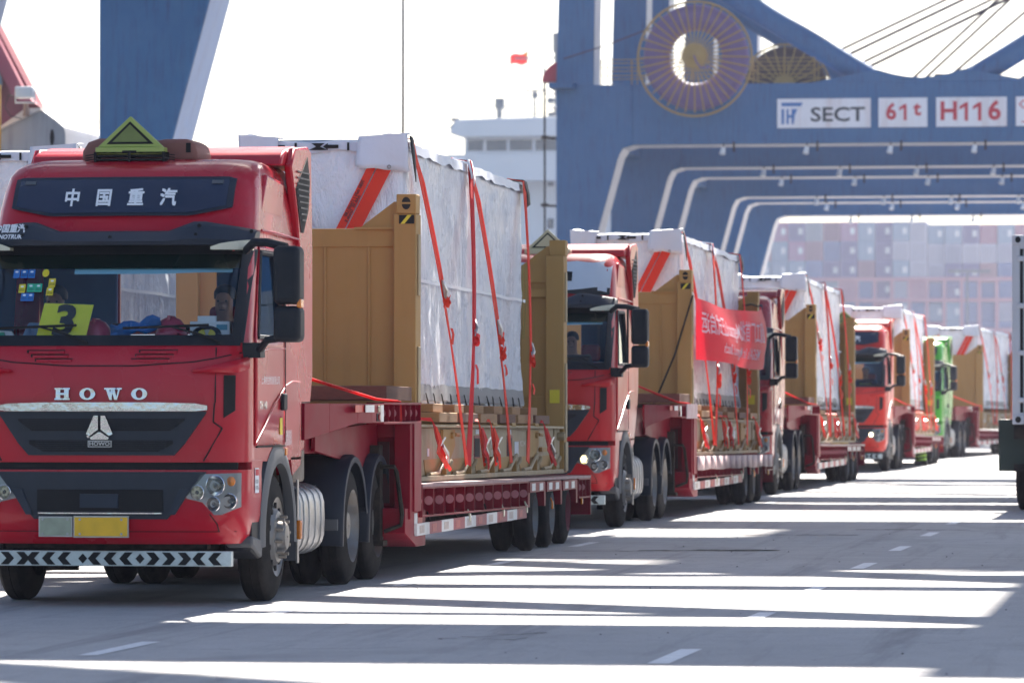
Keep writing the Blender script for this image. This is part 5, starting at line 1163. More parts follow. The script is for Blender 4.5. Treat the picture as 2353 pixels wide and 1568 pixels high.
        eb = MB(); eb.box(-12.15 - CX, -11.45 - CX, Y2 - yc - 1.6, Y2 - yc - 1.2, 16.75, 17.35); eb.box(-11.9 - CX, -11.7 - CX, Y2 - yc - 1.5, Y2 - yc - 1.3, 15.7, 16.75); eb.build('control_box', CHASSIS, T)
    return T
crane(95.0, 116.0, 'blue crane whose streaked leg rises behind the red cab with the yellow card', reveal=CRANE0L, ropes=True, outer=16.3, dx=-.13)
crane(199.0, 218.0, 'blue portal crane carrying the H116 and 61t signboards and a mauve cable reel', front=True)
crane(227.5, 249.0, 'blue portal crane seen inside the opening of the one with signboards', braces=False)
crane(256.0, 274.0, 'blue portal crane palest in the haze, its opening framing the stacked containers', braces=False)
# unseen crane added over the queue to throw shadow stripes on the foreground
crane(46.3, 66.0, 'unseen blue crane added over the queue for its shadow stripes', reveal=CRANE0L, shade_house=True)

# ------------------------------------------------------------------ ship, red loading boom, shed
S = thing('cargo_ship', 'ship with a white bridge, masts and a small red flag behind the crane leg', 'ship', (-50, 400, 0))
h = MB(); h.prism([(-15, -90), (15, -90), (16, 60), (10, 95), (0, 108), (-10, 95), (-16, 60)], -4.5, 9.0, 'z'); fix_normals(h.build('hull', HULL, S))
def sx(X): return X + 50
a = MB(); a.box(-13.3, 7, 2, 16, 9, 23.9); a.build('deckhouse', SHIPW, S)
br = MB(); br.prism([(-14.95, 25.7), (-14.9, 26.1), (-14.4, 26.95), (7.5, 27.4), (8.2, 25.7), (7.0, 25.4), (-13.9, 25.4)], -2.5, 14, 'y'); fix_normals(br.build('bridge_roof', SHIPW, S, bevel=.1))
b2 = MB(); b2.box(-13.85, 7, -1, 13, 23.9, 25.42); wb = b2.build('bridge', SHIPW, S)
b3 = MB(); b3.prism([(-17.5, 23.0), (-15.2, 23.9), (7.5, 23.9), (7.5, 21.5), (-12.4, 21.6)], -1.6, 13, 'y'); fix_normals(b3.build('bridge_wing', SHIPW, S))
for x0, x1 in ((-13.55, -12.2), (-11.9, -10.1), (-9.8, -7.8), (-7.5, -4.6), (-4.2, -1.4), (-1, 1.8)):
    w = MB(); w.box(x0, x1, -1.06, -.95, 24.25, 25.2); w.build('window', SHIPG, wb)
for x in (-6.6, -2.6, 2): 
    for z in (21.7, 17.9, 14): p = MB(); p.box(x - .28, x + .28, 1.93, 2.02, z - .45, z + .45); p.build('porthole', SHIPG, S, bevel=.1)
m = MB(); m.tube([(-6.2, 3, 27), (-6.2, 3, 34.6)], .22, 6); m.tube([(-7.3, 3, 27), (-7.3, 3, 32)], .1, 5); m.tube([(-5.0, 3, 27), (-5.0, 3, 32)], .1, 5)
for z in (29.5, 31.5, 32.7): m.tube([(-10 if z > 32 else -7.4, 3, z), (-4, 3, z)], .07, 5)
m.box(-6.5, -5.9, 2.7, 3.3, 33.2, 34.9); m.build('mast', SHIPD, S)
m = MB(); m.tube([(-7.9, 1, 27), (-7.9, 1, 29.6)], .12, 6); m.box(-9.2, -6.8, .9, 1.1, 29.6, 29.75); m.box(-8.1, -7.6, .8, 1.2, 29.0, 29.5); m.build('radar', SHIPD, S)
m = MB(); m.cyl((-10.9, 0, 27), (-10.9, 0, 28.1), .25, .3, 8); m.box(-11.25, -10.45, -.4, .4, 28.0, 28.95); m.build('searchlight', SHIPD, S, bevel=.15)
m = MB(); m.lathe([(0, .05), (.5, .6), (.75, .1)], (-5.6, 0, 27.6), 'z', 14); m.box(-6.5, -4.6, -.4, .4, 27.2, 27.6); m.lathe([(-.3, .02), (-.2, .35), (.2, .35), (.3, .02)], (-6.3, 0, 28.7), 'z', 12); m.build('antenna_dome', SHIPD, S)
m = MB(); m.cyl((-15.0, -2, 26.2), (-14.3, -2, 26.9), .12, n=6); m.box(-14.9, -14.2, -2.2, -1.8, 26.8, 27.1); m.build('wing_lamp', SHIPD, S)
for yy in (-2.3, 12):
    m = MB()
    for z in (.35, .7, 1.05): m.tube([(-14.2, yy, 27.0 + z), (7, yy, 27.4 + z)], .035, 4)
    for k in range(16): m.tube([(-14.2 + 1.41 * k, yy, 26.95), (-14.2 + 1.41 * k, yy, 28.1 + .02 * k)], .035, 4)
    m.nx(); m.build_each('railing', SHIPD, S)
for z in (21.6, 17.8, 13.9): m = MB(); m.box(-13.35, 7.05, 1.9, 2.02, z - 1.75, z - 1.6); m.build('deck_edge', SHIPW, S)
f = MB(); f.grid([[(-8.85 - 1.55 * u, 3 + .1 * sin(u * 5), 33.4 - .55 * u - .15 * sin(u * 6) - (1.1 - .25 * u) * v) for u in lin(0, 1, 10)] for v in (0, .5, 1)]); f.build('flag', pr('flag_red', (.62, .02, .01), .7, trans=((.8, .04, .02), .4)), S, solid=.01)
f = MB(); f.add([(-8.95 + .2 * cos(t) * (1 if k % 2 else .4), 2.9, 33.05 + .2 * sin(t) * (1 if k % 2 else .4)) for k, t in enumerate([2 * pi * i / 10 + pi / 10 for i in range(10)])], [tuple(range(10))]); f.build('flag_star', STICKY, S, smooth=0)
f = MB(); f.tube([(-8.8, 3, 27), (-8.8, 3, 33.6)], .04, 5); f.build('flag_halyard', SHIPD, S)

R = thing('red_loading_boom', 'maroon sloping steel boom foot rising behind the grey shed', 'loader', (-38.36, 150, 0))
b = MB(); b.prism([(-3.2, 18.2), (-1.85, 14.8), (-.23, 11.76), (.1, 11.65), (.1, 9.6), (-4.5, 9.6), (-4.5, 18.2)], 0, .9, 'y'); bo = fix_normals(b.build('boom_plate', REDST, R))
b = MB(); b.prism([(-3.35, 18.2), (-1.9, 14.8), (-.5, 12.1), (-.2, 11.8), (-.62, 11.8), (-1.0, 12.1), (-3.0, 16.1), (-4.3, 18.2)], -.5, 0, 'y'); fix_normals(b.build('boom_flange', pr('boom_maroon_light', (.30, .04, .075), .5, vary=.12), R))
b = MB(); b.box(-4.5, .1, -.6, 1.0, 2, 9.6); b.box(-.7, .1, -.3, .9, 11.2, 11.64); b.build('boom_base', REDST, R); 
b = MB(); ring(b, (-1.9, -.62, 12.5), .55, .06, 20); b.lathe([(0, .001), (0, .45), (.05, .45)], (-1.9, -.6, 12.5), 'y', 20); b.build('sheave', SHIPD, R)
K = thing('steel_shed', 'weathered grey steel shed with a curved roof below the maroon boom', 'shed', (-30.2, 118, 0))
b = MB(); b.prism([(-4.5, 7.4), (-1.18, 8.98), (-.07, 9.5), (.35, 9.2), (.56, 9.02), (.60, 8.85), (.60, 3.0), (-4.5, 3.0)], 0, 5, 'y'); fix_normals(b.build('shell', SHED, K))
b = MB(); b.prism([(-4.6, 7.45), (-1.2, 9.0), (-.45, 9.52), (-.05, 9.53), (-.03, 9.48), (-1.2, 8.94), (-4.6, 7.38)], -.15, 5.1, 'y'); fix_normals(b.build('roof_edge', pr('shed_roof', (.62, .55, .52), .6, vary=.1), K))
b = MB(); N = 14; b.prism([(.24 + .06 * cos(2 * pi * k / N), 8.75 + .22 * sin(2 * pi * k / N)) for k in range(N)], -.02, .05, 'y'); fix_normals(b.build('oval_opening', DARKGAP, K))
b = MB(); b.box(-5, 1, .5, 4.5, 0, 3.02); b.build('plinth', SHED, K)
Fl = thing('floodlight', 'white floodlight on a bracket above the grey steel shed', 'floodlight', (-30.62, 117.6, 9.36))
b = MB(); b.cyl((0, .2, -.05), (0, .2, .28), .09, .07, 8); b.build('post', pr('rusty_post', (.35, .22, .17), .7), Fl)
b = MB(); b.box(-.24, .24, -.1, .3, .42, .72); b.build('lamp_housing', SHIPW, Fl, bevel=.05, seg=3)
b = MB(); b.tube([(-.26, .1, .6), (-.26, .1, .30), (.26, .1, .30), (.26, .1, .6)], .025, 6); b.build('bracket', SHIPW, Fl)
b = MB(); b.tube([(-.05, .1, .44), (-.45, .1, .5), (-.55, .1, .2), (-.4, .1, -.05), (-.1, .1, -.12)], .012, 5); b.build('lamp_cable', CHASSIS, Fl)
Ra = thing('safety_railing', 'short yellow safety railing beside the floodlight on the shed', 'railing', (-31.2, 117.2, 8.2))
b = MB()
for x in (0, -1.0): b.box(x - .05, x + .05, -.05, .05, -5.2, 1.9)
for z in (1.0, 1.65): b.box(-1.0, 0, -.03, .03, z - .04, z + .04)
b.build('rail', RAILY, Ra)
# ------------------------------------------------------------------ container ship far off in the haze
C2 = thing('container_ship', 'hazy container ship far down the quay carrying a wall of stacked boxes', 'ship', (-45, 676, 0))
h = MB(); h.box(-26, 27, -1, 120, -4, 5.0); h.build('hull', HULL, C2)
lf = MB()
for k in range(20): x = -24.6 + 2.56 * k; lf.box(x - .32, x + .22, -3.2, -2.6, 5, 20.6)
for z in (8.4, 12.9, 17.3, 20.4): lf.box(-25, 27, -3.3, -2.5, z - .25, z + .3)
lf.build('lashing_frame', HULLR, C2)
mst = MB(); mst.tube([(12.2, -8, 0), (12.2, -8, 21.5)], .18, 6); mst.box(9.4, 15.6, -8.2, -7.8, 21.2, 21.6); mst.build('lighting_mast', SHIPD, C2)
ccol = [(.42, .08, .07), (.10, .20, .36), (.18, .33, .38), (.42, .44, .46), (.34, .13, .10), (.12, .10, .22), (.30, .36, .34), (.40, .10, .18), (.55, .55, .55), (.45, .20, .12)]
cm = [pr('container_haze_paint', tuple(.62 * q + w for q, w in zip(c, (.15, .16, .25))), .6, vary=.1, vscale=.8) for c in ccol]  # paints paled and blued to carry the haze over the stack
cn = ['red', 'blue', 'teal', 'grey', 'rust brown', 'navy', 'pale green', 'crimson', 'white', 'orange red']
rc = random.Random(21); cbase = {}
TN = ['top', 'second', 'third', 'fourth', 'fifth', 'sixth', 'seventh', 'eighth', 'ninth', 'tenth', 'eleventh', 'twelfth', 'thirteenth', 'fourteenth', 'fifteenth', 'sixteenth', 'seventeenth', 'eighteenth', 'nineteenth']
rowcol = {10: [6, 7, 5, 6, 4, 7, 2, 5, 2, 8, None, None, None, None, None], 9: [4, 2, 7, 4, 1, 5, 2, 5, 8, 8, 8, 3, 8, 8, 3], 8: [2, 2, 2, 1, 5, 5, 4, 5, 2, 8, 3, 5, 5, 9, 1]}
for tier in range(10, 2, -1):
    for k in range(-1, 18):
        x = -63.2 + 2.56 * k; z = 3.2 + 2.86 * (tier - 2)
        if k >= 10: z -= .45
        ci = rowcol.get(tier, [None] * 15)[k] if 0 <= k < 15 and rowcol.get(tier) and rowcol[tier][k] is not None else rc.choice([1, 1, 1, 2, 5, 5, 2, 0, 3])
        lab = f"hazy {cn[ci]} container, {TN[10 - tier]} tier down, {TN[k + 1] if k >= 0 else 'first'} column from the crane leg"
        if ci in cbase:
            o = cbase[ci].copy(); COL.objects.link(o); o.parent = None
            for ch in _KIDS[cbase[ci]]: c = ch.copy(); COL.objects.link(c); c.parent = o
        else:
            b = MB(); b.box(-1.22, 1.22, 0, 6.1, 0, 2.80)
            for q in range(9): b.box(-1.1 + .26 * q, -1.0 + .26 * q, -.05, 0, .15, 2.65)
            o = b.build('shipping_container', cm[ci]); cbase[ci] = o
            d = MB(); 
            for q in (-.7, -.25, .25, .7): d.tube([(q, -.08, .1), (q, -.08, 2.5)], .025, 5)
            d.build('locking_bar', SHIPW if ci in (7, 2, 0) else CHASSIS, o); 
            if ci in (7, 2, 5): d = MB(); d.box(.2, .9, -.07, -.05, 1.0, 1.9); d.build('marking', SHIPW, o)
            _KIDS[o] = kids(o)
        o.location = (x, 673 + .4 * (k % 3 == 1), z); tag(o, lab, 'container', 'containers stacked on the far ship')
# ------------------------------------------------------------------ the convoy
def at(X0, Y0, rz, dx, dy): return (X0 + dx * cos(rz) - dy * sin(rz), Y0 + dx * sin(rz) + dy * cos(rz))
G_T, G_L, G_R, G_C = 'lorry tractors queued in line on the quay', 'maroon lowbed trailers behind the tractors', 'tan flat racks on the lowbed trailers', 'tarpaulin wrapped crates riding on the flat racks'
tr0 = make_tractor(); tl0 = make_trailer(); rk0 = make_rack()
ORD = ['first', 'second', 'third', 'fourth', 'fifth']
# X centre, front axle Y, heading, trailer shift, rack front Y offset, crate offset, crate length
UN = [(-8.70, 37.3, 0, -.25, 6.75, 8.1, 8.1), (-8.72, 60.9, 0, .7, 8.1, 9.5, 9.2), (-8.77, 84.2, 0, .6, 8.3, 9.6, 9.6), (-8.75, 115.2, radians(-.3), 0, 7.2, 8.6, 9.6), (-8.85, 144.0, radians(-4), .6, 9.5, 11.0, 9.6)]
TL = ['red tractor with a yellow card reading 3 behind its windscreen', 'red tractor with white film over its forehead and a beige triangular roof sign', 'dark red tractor just behind the red banner', 'orange red tractor with a yellow green triangular roof sign and one headlamp lit', 'bright green tractor, last of the queue']
SW = [None, {P_RED: P_RED2}, {P_RED: P_DRED}, {P_RED: P_ORED}, {P_RED: P_GREEN}]
tractors = []; RK = []; CR = []
for i, (X0, Y0, rz, ts, ro, co, cl) in enumerate(UN):
    t = tr0 if i == 0 else None
    if i: t = copy_tree(tr0, swap=SW[i], skip=('forehead_panel',) if i == 1 else ())
    t.location = (X0, Y0, 0); t.rotation_euler = (0, 0, rz); t.scale = (.925, 1, 1.012); tag(t, TL[i], 'truck', G_T); tractors.append(t)
    l = tl0 if i == 0 else copy_tree(tl0); p = at(X0, Y0, rz, .04, ts); l.location = (*p, 0); l.rotation_euler = (0, 0, rz); l.scale = (.96, 1, 1)
    tag(l, ['maroon lowbed trailer behind the red tractor with the yellow card', 'maroon lowbed trailer with scuffed pale edges under the red banner', 'maroon lowbed trailer behind the dark red tractor', 'maroon lowbed trailer between the orange red tractor and the green one', 'maroon lowbed trailer behind the green tractor, last in the queue'][i], 'trailer', G_L)
    r = rk0 if i == 0 else copy_tree(rk0); p = at(X0, Y0, rz, -.04, ro); r.location = (*p, 0); r.rotation_euler = (TILT, 0, rz); RK.append((p, rz))
    tag(r, ['tan steel flat rack behind the red cab with the yellow card', 'tan steel flat rack whose corner posts hold the red banner', 'tan steel flat rack behind the dark red tractor', 'tan steel flat rack between the orange red tractor and the green one', 'tan steel flat rack behind the green tractor'][i], 'flat rack', G_R)
    p = at(X0, Y0, rz, -.01, co); CR.append((p, rz))
    make_crate(cl, i + 1, ['crate wrapped in crumpled white tarpaulin behind the cab with the yellow card', 'crate wrapped in white tarpaulin partly behind the red banner', 'crate wrapped in white tarpaulin behind the dark red tractor', 'crate wrapped in white tarpaulin behind the orange red tractor', 'crate wrapped in white tarpaulin behind the green tractor'][i], (*p, 0), rz, detail=i < 3)
    where = ["yellow card cab's crate", 'crate behind the banner', "dark red tractor's crate", "orange red tractor's crate", "green tractor's crate"][i]
    gs = f'orange straps lashing the {where}'
    rs = random.Random(40 + i); J = (lambda a: a) if i == 0 else (lambda a: a + rs.uniform(-.35, .35)); K = (lambda b: b) if i == 0 else (lambda b: b + rs.uniform(-.09, .09))
    side_strap(CR[i], .12, J(1.45), f'orange strap slanting down from the front corner of the {where}', gs, 10 * i + 1, K(.44))
    side_strap(CR[i], cl * .465, J(cl * .19), f'orange strap from mid lid slanting forwards down the {where}', gs, 10 * i + 2, K(.55), STRAPR if i == 0 else STRAP)
    side_strap(CR[i], cl * .475, J(cl * .565), f'orange strap from mid lid slanting backwards down the {where}', gs, 10 * i + 3, K(.54))
    side_strap(CR[i], cl * .965, J(cl * .72), f'orange strap down the rear edge of the {where}', gs, 10 * i + 4, K(.60))
    if i < 4:
        for k, (a, b) in enumerate(((-.55, .15), (.30 * cl, .33 * cl), (.40 * cl, .43 * cl), (.90 * cl, .97 * cl))):
            low_strap(CR[i], a, b, f"short {'orange' if (k + i) % 3 else 'red'} ratchet strap under the {where}, {ORD[k]} from the front", f'short straps on the rack under the {where}', k + i)
    front_strap(CR[i], 1, f'broad orange straps slanting across the front of the {where}' + (' with black print' if i == 0 else ', quay side'), gs, i == 0)
    front_strap(CR[i], -1, f'broad orange straps slanting across the front of the {where}, ship side', gs)
    nb = [6, 5, 3, 0, 0][i]
    for k in range(nb):
        y = .1 + (cl - 1.3) * k / max(1, nb - 1)
        timber(CR[i], .45, 1.17, y, y + 1.15, 1.455, 1.555, WOODD if k % 2 else WOOD, f'timber bearer under the {where}, {(ORD + ["sixth"])[k]} from the front', f'timber under the {where}')
        if i < 2: timber(CR[i], .55, 1.08, y + .15, y + .75, 1.558, 1.645, WOOD, f'small timber chock under the {where}, {(ORD + ["sixth"])[k]} from the front', f'timber chocks under the {where}')
    if i < 3:
        timber(RK[i], .2, 1.2, -1.6, -.2, 1.665, 1.80, WOODD, f'dark timber baulk on the gooseneck before the {where}', 'timber baulks on the goosenecks')
    (ox, oy), rz_ = RK[i]
    gsb = MB(); gsb.ribbon([(.95, -6.3, 1.98), (1.16, -4.2, 1.80), (1.30, -2.7, 1.68), (1.38, -2.1, 1.662), (1.405, -2.05, 1.655), (1.41, -2.03, 1.47)], (1, 0, .5), .034, .008); o = gsb.build('ratchet_strap', STRAPR, None, smooth=0, loc=(ox, oy, 0)); o.rotation_euler = (0, 0, rz_); tag(o, f'red strap sloping down to the gooseneck edge before the {where}', 'strap', 'red straps to the goosenecks')
t2 = [o for o in bpy.data.objects if o.get('label') == 'maroon lowbed trailer with scuffed pale edges under the red banner'][0]
SCUFF = pr('scuffed_pale_steel', (.52, .40, .41), .6, vary=.35, vscale=5, dust=((.25, .05, .07), .7, 6))
m = MB()
for s in (-1, 1):
    ys = lin(5.97, 18.1, 14)
    for a, b in zip(ys, ys[1:]): m.add([(s * 1.432, a, dz(a) - .20 + .012 * sin(a * 9)), (s * 1.432, b, dz(b) - .20 + .012 * sin(b * 9)), (s * 1.432, b, dz(b) + .004), (s * 1.432, a, dz(a) + .004)], [(0, 1, 2, 3) if s > 0 else (3, 2, 1, 0)])
    m.nx()
m.build_each('edge_plate', SCUFF, t2, solid=.006)
m = MB()
for s in (-1, 1): m.box(*sorted((s * 1.42, s * 1.43)), 4.5, 5.96, 1.44, 1.655); m.nx()
m.box(-1.42, 1.42, 5.955, 5.965, 1.44, 1.655); m.build_each('edge_plate', SCUFF, t2)
# white crate riding in the next lane to the left, only its lid shows over the first cab
l = copy_tree(tl0); l.location = (-12.5, 38.6, 0); tag(l, 'maroon lowbed trailer in the lane on the ship side of the queue', 'trailer', G_L)
r = copy_tree(rk0); r.location = (-12.5, 45.35, 0); tag(r, 'tan flat rack in the lane on the ship side of the queue', 'flat rack', G_R)
make_crate(8.2, 9, 'white wrapped crate with black arrow marks peeping over the cab beside the queue', (-12.45, 46.7, 0), 0, detail=False)

# ---- first cab: roof pod, roof sign, cards and dashboard things
def roof_sign(i, mat, x, y, z, wd, lab):
    X0, Y0, rz = UN[i][:3]; p = at(X0, Y0, rz, x, y); T = thing('roof_sign', lab, 'roof sign', (*p, z), rz, 'triangular signs on cab roofs')
    b = MB(); h = wd * .46; b.prism([(-wd / 2, .06), (wd / 2, .06), (0, .06 + h)], 0, .05, 'y'); o = fix_normals(b.build('sign_board', mat, T, bevel=.008))
    b = MB(); b.box(-wd / 2 - .01, wd / 2 + .01, -.03, .12, .0, .06); b.build('sign_base', mat, T, bevel=.008)
    b = MB(); b.prism([(-wd / 2 + .08, .085), (wd / 2 - .08, .085), (0, .06 + h - .045)], -.006, .0, 'y'); fix_normals(b.build('sign_border', DARKGAP, o, smooth=0))
    b = MB(); b.prism([(-wd / 2 + .13, .103), (wd / 2 - .13, .103), (0, .06 + h - .07)], -.010, -.004, 'y'); fix_normals(b.build('sign_face', SIGNF if mat is SIGNLT else mat, o, smooth=0))
    b = MB(); b.prism([(-wd / 2 + .02, .06), (wd / 2 - .02, .06), (0, .06 + h * .9)], .05, .055, 'y'); b.box(-.06, .06, -.034, -.03, .01, .03); fix_normals(b.build('sign_plate', DARKGAP, T, smooth=0))
    return T
roof_sign(0, SIGNLT, -.03, -.30, 3.70, .56, 'yellow green triangular sign on the roof of the cab with the yellow card')
roof_sign(1, SIGNB, .12, -.1, 3.66, .60, 'beige triangular sign on the roof of the cab with white film')
roof_sign(3, SIGNLT, .0, -.1, 3.66, .72, 'yellow green triangular sign on the roof of the orange red cab')
X0, Y0 = UN[0][:2]
T = thing('roof_air_conditioner', 'faded brown rounded pod behind the triangular sign of the cab with the yellow card', 'air conditioner', (X0 - .01, Y0 + .12, 3.645))
b = MB(); b.prism([(-.49, 0), (-.49, .10), (-.44, .175), (-.35, .205), (.10, .20), (.16, .185), (.22, .195), (.40, .195), (.47, .16), (.49, .08), (.49, 0)], -.18, .42, 'y'); o = fix_normals(b.build('housing', BROWN, T, bevel=.04, seg=4))
b = MB(); b.box(.40, .44, -.184, -.178, .08, .16); b.build('vent', DARKGAP, T)
for x in (-.47, -.2, .3, .46): b = MB(); b.cyl((x, 0, -.03), (x, 0, .01), .025, n=8); b.build('foot', BLACKP, T)
T = thing('roof_rack', 'low black slatted rack under the triangular sign of the cab with the yellow card', 'rack', (X0 - .03, Y0 - .28, 3.62))
b = MB()
for z in (.0, .03, .06, .085): b.box(-.30, .30, -.05, .12, z, z + .014)
for x in (-.29, 0, .29): b.box(x - .01, x + .01, -.06, .12, -.02, .10)
for k in range(4): b.tube([(.3, -.04, .02 + .02 * k), (.38, -.02, .01 + .02 * k)], .006, 4); b.tube([(-.3, -.04, .02 + .02 * k), (-.38, -.02, .01 + .02 * k)], .006, 4)
b.build('rack_slats', DARKGAP, T)
T = thing('roof_bundle', 'white wrapped bundle on the roof beside the green cab', 'bundle', (UN[4][0] - .45, UN[4][1] + .2, 3.66)); b = MB(); b.lathe([(-.5, .02), (-.42, .16), (-.1, .22), (.3, .19), (.48, .1), (.5, .01)], (0, 0, .2), 'x', 14); fix_normals(b.build('wrap', PAD, T))
def on_dash(x, y, z): return (X0 + x, Y0 + y, z)
T = thing('number_card', 'yellow card with a large black 3 behind a windscreen', 'card', on_dash(-.375, -1.25, 2.15), 0)
b = MB(); b.add([(-.21, -.02, .0), (.20, -.02, -.01), (.245, .10, .285), (-.165, .10, .30)], [(0, 1, 2, 3)]); b.build('card', YELLOW, T, solid=.003, smooth=0)
b = MB(); put_text(b, '3', .34, lambda u, w: (.02 + u * 1.15 + .14 * w, -.028 + .4 * (w + .145), .145 + w), bold=.012); b.build('numeral', NUMK, T, smooth=0)
def helmet(x, y, z, lab):
    T = thing('hard_hat', lab, 'hard hat', on_dash(x, y, z), 0, 'red hard hats on the dashboard'); b = MB(); b.lathe([(0, .135), (.012, .13), (.03, .125), (.08, .115), (.125, .08), (.15, .03), (.152, .001)], (0, 0, 0), 'z', 20); b.box(-.012, .012, -.10, .10, .12, .16); b.box(-.09, .09, -.17, -.1, 0, .015); fix_normals(b.build('shell', HELM, T, bevel=.006))
helmet(.46, -.92, 2.19, 'red hard hat standing clear on the dashboard near the goggles'); helmet(-.16, -.95, 2.17, 'red hard hat half hidden behind the yellow card')
T = thing('goggles_box', 'white carton behind the goggles on the dashboard', 'box', on_dash(.80, -1.03, 2.11)); b = MB(); b.box(-.16, .17, 0, .10, 0, .19); b.build('carton', CARDW, T, bevel=.004); b = MB(); b.box(-.1, .05, .02, .06, .19, .235); b.build('flap', CARDW, T); b = MB(); b.box(.06, .15, -.004, 0, .12, .165); b.build('printed_panel', pr('carton_teal', (.05, .25, .36), .6), T)
T = thing('safety_goggles', 'black safety goggles with yellow lenses in front of the white carton', 'goggles', on_dash(.785, -1.05, 2.17)); b = MB(); ring(b, (0, 0, .03), .095, .028, 16); b.v = [(x, y, z * .55 if False else .03 + (z - .03) * .55) for x, y, z in b.v]; b.build('frame', DARKGAP, T)
b = MB()
for s in (-1, 1): b.prism([(s * .01, .025), (s * .07, .0), (s * .085, .04), (s * .03, .07)], -.012, .01, 'y')
b.build_each('lens', STICKY, T, fix=True)
T = thing('blue_glove', 'crumpled blue glove on the dashboard between the two hard hats', 'glove', on_dash(.20, -1.06, 2.14)); b = MB(); b.grid([[(-.22 + .06 * i, .04 * sin(i * 1.3 + j), .02 + .035 * j + .02 * sin(i * 2 + j) + .012 * i) for i in range(8)] for j in range(4)]); b.build('cloth', BLUEC, T, solid=.02)
T = thing('paper_stack', 'pale papers and a green wrapper on the dashboard', 'papers', on_dash(-.90, -1.08, 2.115)); b = MB(); b.box(-.2, .25, 0, .2, 0, .02); b.box(-.1, .2, .03, .18, .02, .05); b.prism([(-.2, .03), (.1, .03), (.05, .11), (-.15, .12)], .05, .08, 'y'); fix_normals(b.build('sheets', CARDW, T)); b = MB(); b.prism([(-.22, .02), (.02, .02), (0, .10), (-.2, .09)], .0, .03, 'y'); fix_normals(b.build('wrapper', STICKG, T))
T = thing('phone_holder', 'black phone holder standing on the dashboard', 'phone holder', on_dash(.03, -.95, 2.11)); b = MB(); b.box(-.06, .06, 0, .03, .02, .18); b.box(-.02, .02, .02, .05, 0, .05); b.build('holder', CHASSIS, T, bevel=.02, seg=3)
ws = [k for k in kids(tractors[0]) if k.name.startswith('windscreen') and 'surround' not in k.name][0]
for x, z, w, h, mat, tx in ((-.80, 2.66, .065, .07, STICKB, '2022'), (-.73, 2.66, .065, .07, STICKB, '2023'), (-.87, 2.66, .06, .07, STICKB, ''), (-.53, 2.585, .062, .07, STICKY, '2026'), (-.54, 2.515, .062, .065, STICKY, '2026'), (-.72, 2.545, .068, .068, STICKG, '2024'), (-.65, 2.545, .068, .068, STICKG, '2024'), (-.80, 2.54, .06, .07, STICKY, '2023'), (-.77, 2.47, .06, .065, STICKB, '2025'), (-.71, 2.47, .06, .065, STICKB, '2025')):
    b = MB(); b.add([fpt(x - w / 2, z - h / 2, .004), fpt(x + w / 2, z - h / 2, .004), fpt(x + w / 2, z + h / 2, .004), fpt(x - w / 2, z + h / 2, .004)], [(0, 1, 2, 3)], 0)
    if tx: put_text(b, tx, .026, lambda u, v: fpt(x + u, z - .012 + v, .006), mi=1)
    b.add([fpt(x + .016 * cos(t), z + .016 + .008 * sin(t), .006) for t in [2 * pi * k / 10 for k in range(10)]], [tuple(range(10))], 2)
    b.build('sticker', [mat, NUMK, WHITE], ws, smooth=0)
b = MB(); b.add([fpt(-.60 + .032 * cos(t), 2.665 + .032 * sin(t), .004) for t in [2 * pi * k / 16 for k in range(16)]], [tuple(range(16))]); b.build('sticker', STICKY, ws, smooth=0)
vis = [k for k in kids(tractors[0]) if k.name.startswith('sun_visor')][0]
b = MB(); vp = lambda x, z: (x, fy(x, 2.9) * .55 + (fy(0, 2.9) + .10 * x * x) * .45 - .25 + .11 * ((z - 2.885) / .17) - .018, z)
put_bold(b, '中国重汽', .075, lambda u, w, e: (lambda q: (q[0], q[1] - e, q[2]))(vp(-.93 + u, 3.02 + w)), .002, shear=.1); put_bold(b, 'SINOTRUK', .05, lambda u, w, e: (lambda q: (q[0], q[1] - e, q[2]))(vp(-.93 + u * 1.05, 2.955 + w)), .0015, shear=.15); b.build('visor_lettering', WHITE, vis, smooth=0)
dr = [k for k in kids(tractors[0]) if k.name.startswith('door') and 'gap' not in k.name and k.data.vertices[0].co.x > 0][0]
b = MB(); put_text(b, '上海祥生物流有限公司', .075, lambda u, w: (1.268, -.36 + u, 1.80 + w)); b.build('door_lettering', WHITE, dr, smooth=0)
b = MB(); put_text(b, 'T7H 440', .085, lambda u, w: (1.268, -.66 + u, 1.60 + w), bold=.004); b.build('model_badge', CHROME, dr, smooth=0)
b = MB(); b.box(1.266, 1.27, .02, .12, 1.36, 1.50); b.build('yellow_label', STICKY, dr)
b = MB()
for z in (1.37, 1.33, 1.29): put_text(b, '总质量准牵引', .05, lambda u, w, z=z: (1.254, .45 + u, z + w))
b.build('side_lettering', WHITE, tractors[0], smooth=0)
b = MB(); b.box(1.256, 1.259, -.95, -.80, .90, 1.10, 0); b.box(1.2585, 1.2605, -.94, -.81, 1.04, 1.09, 1); 
for z in (.99, .94): put_text(b, '核定载人', .035, lambda u, w, z=z: (1.2605, -.875 + u, z + w), mi=2)
b.build('safety_notice', [CARDW, INKR, NUMK], tractors[0], smooth=0)
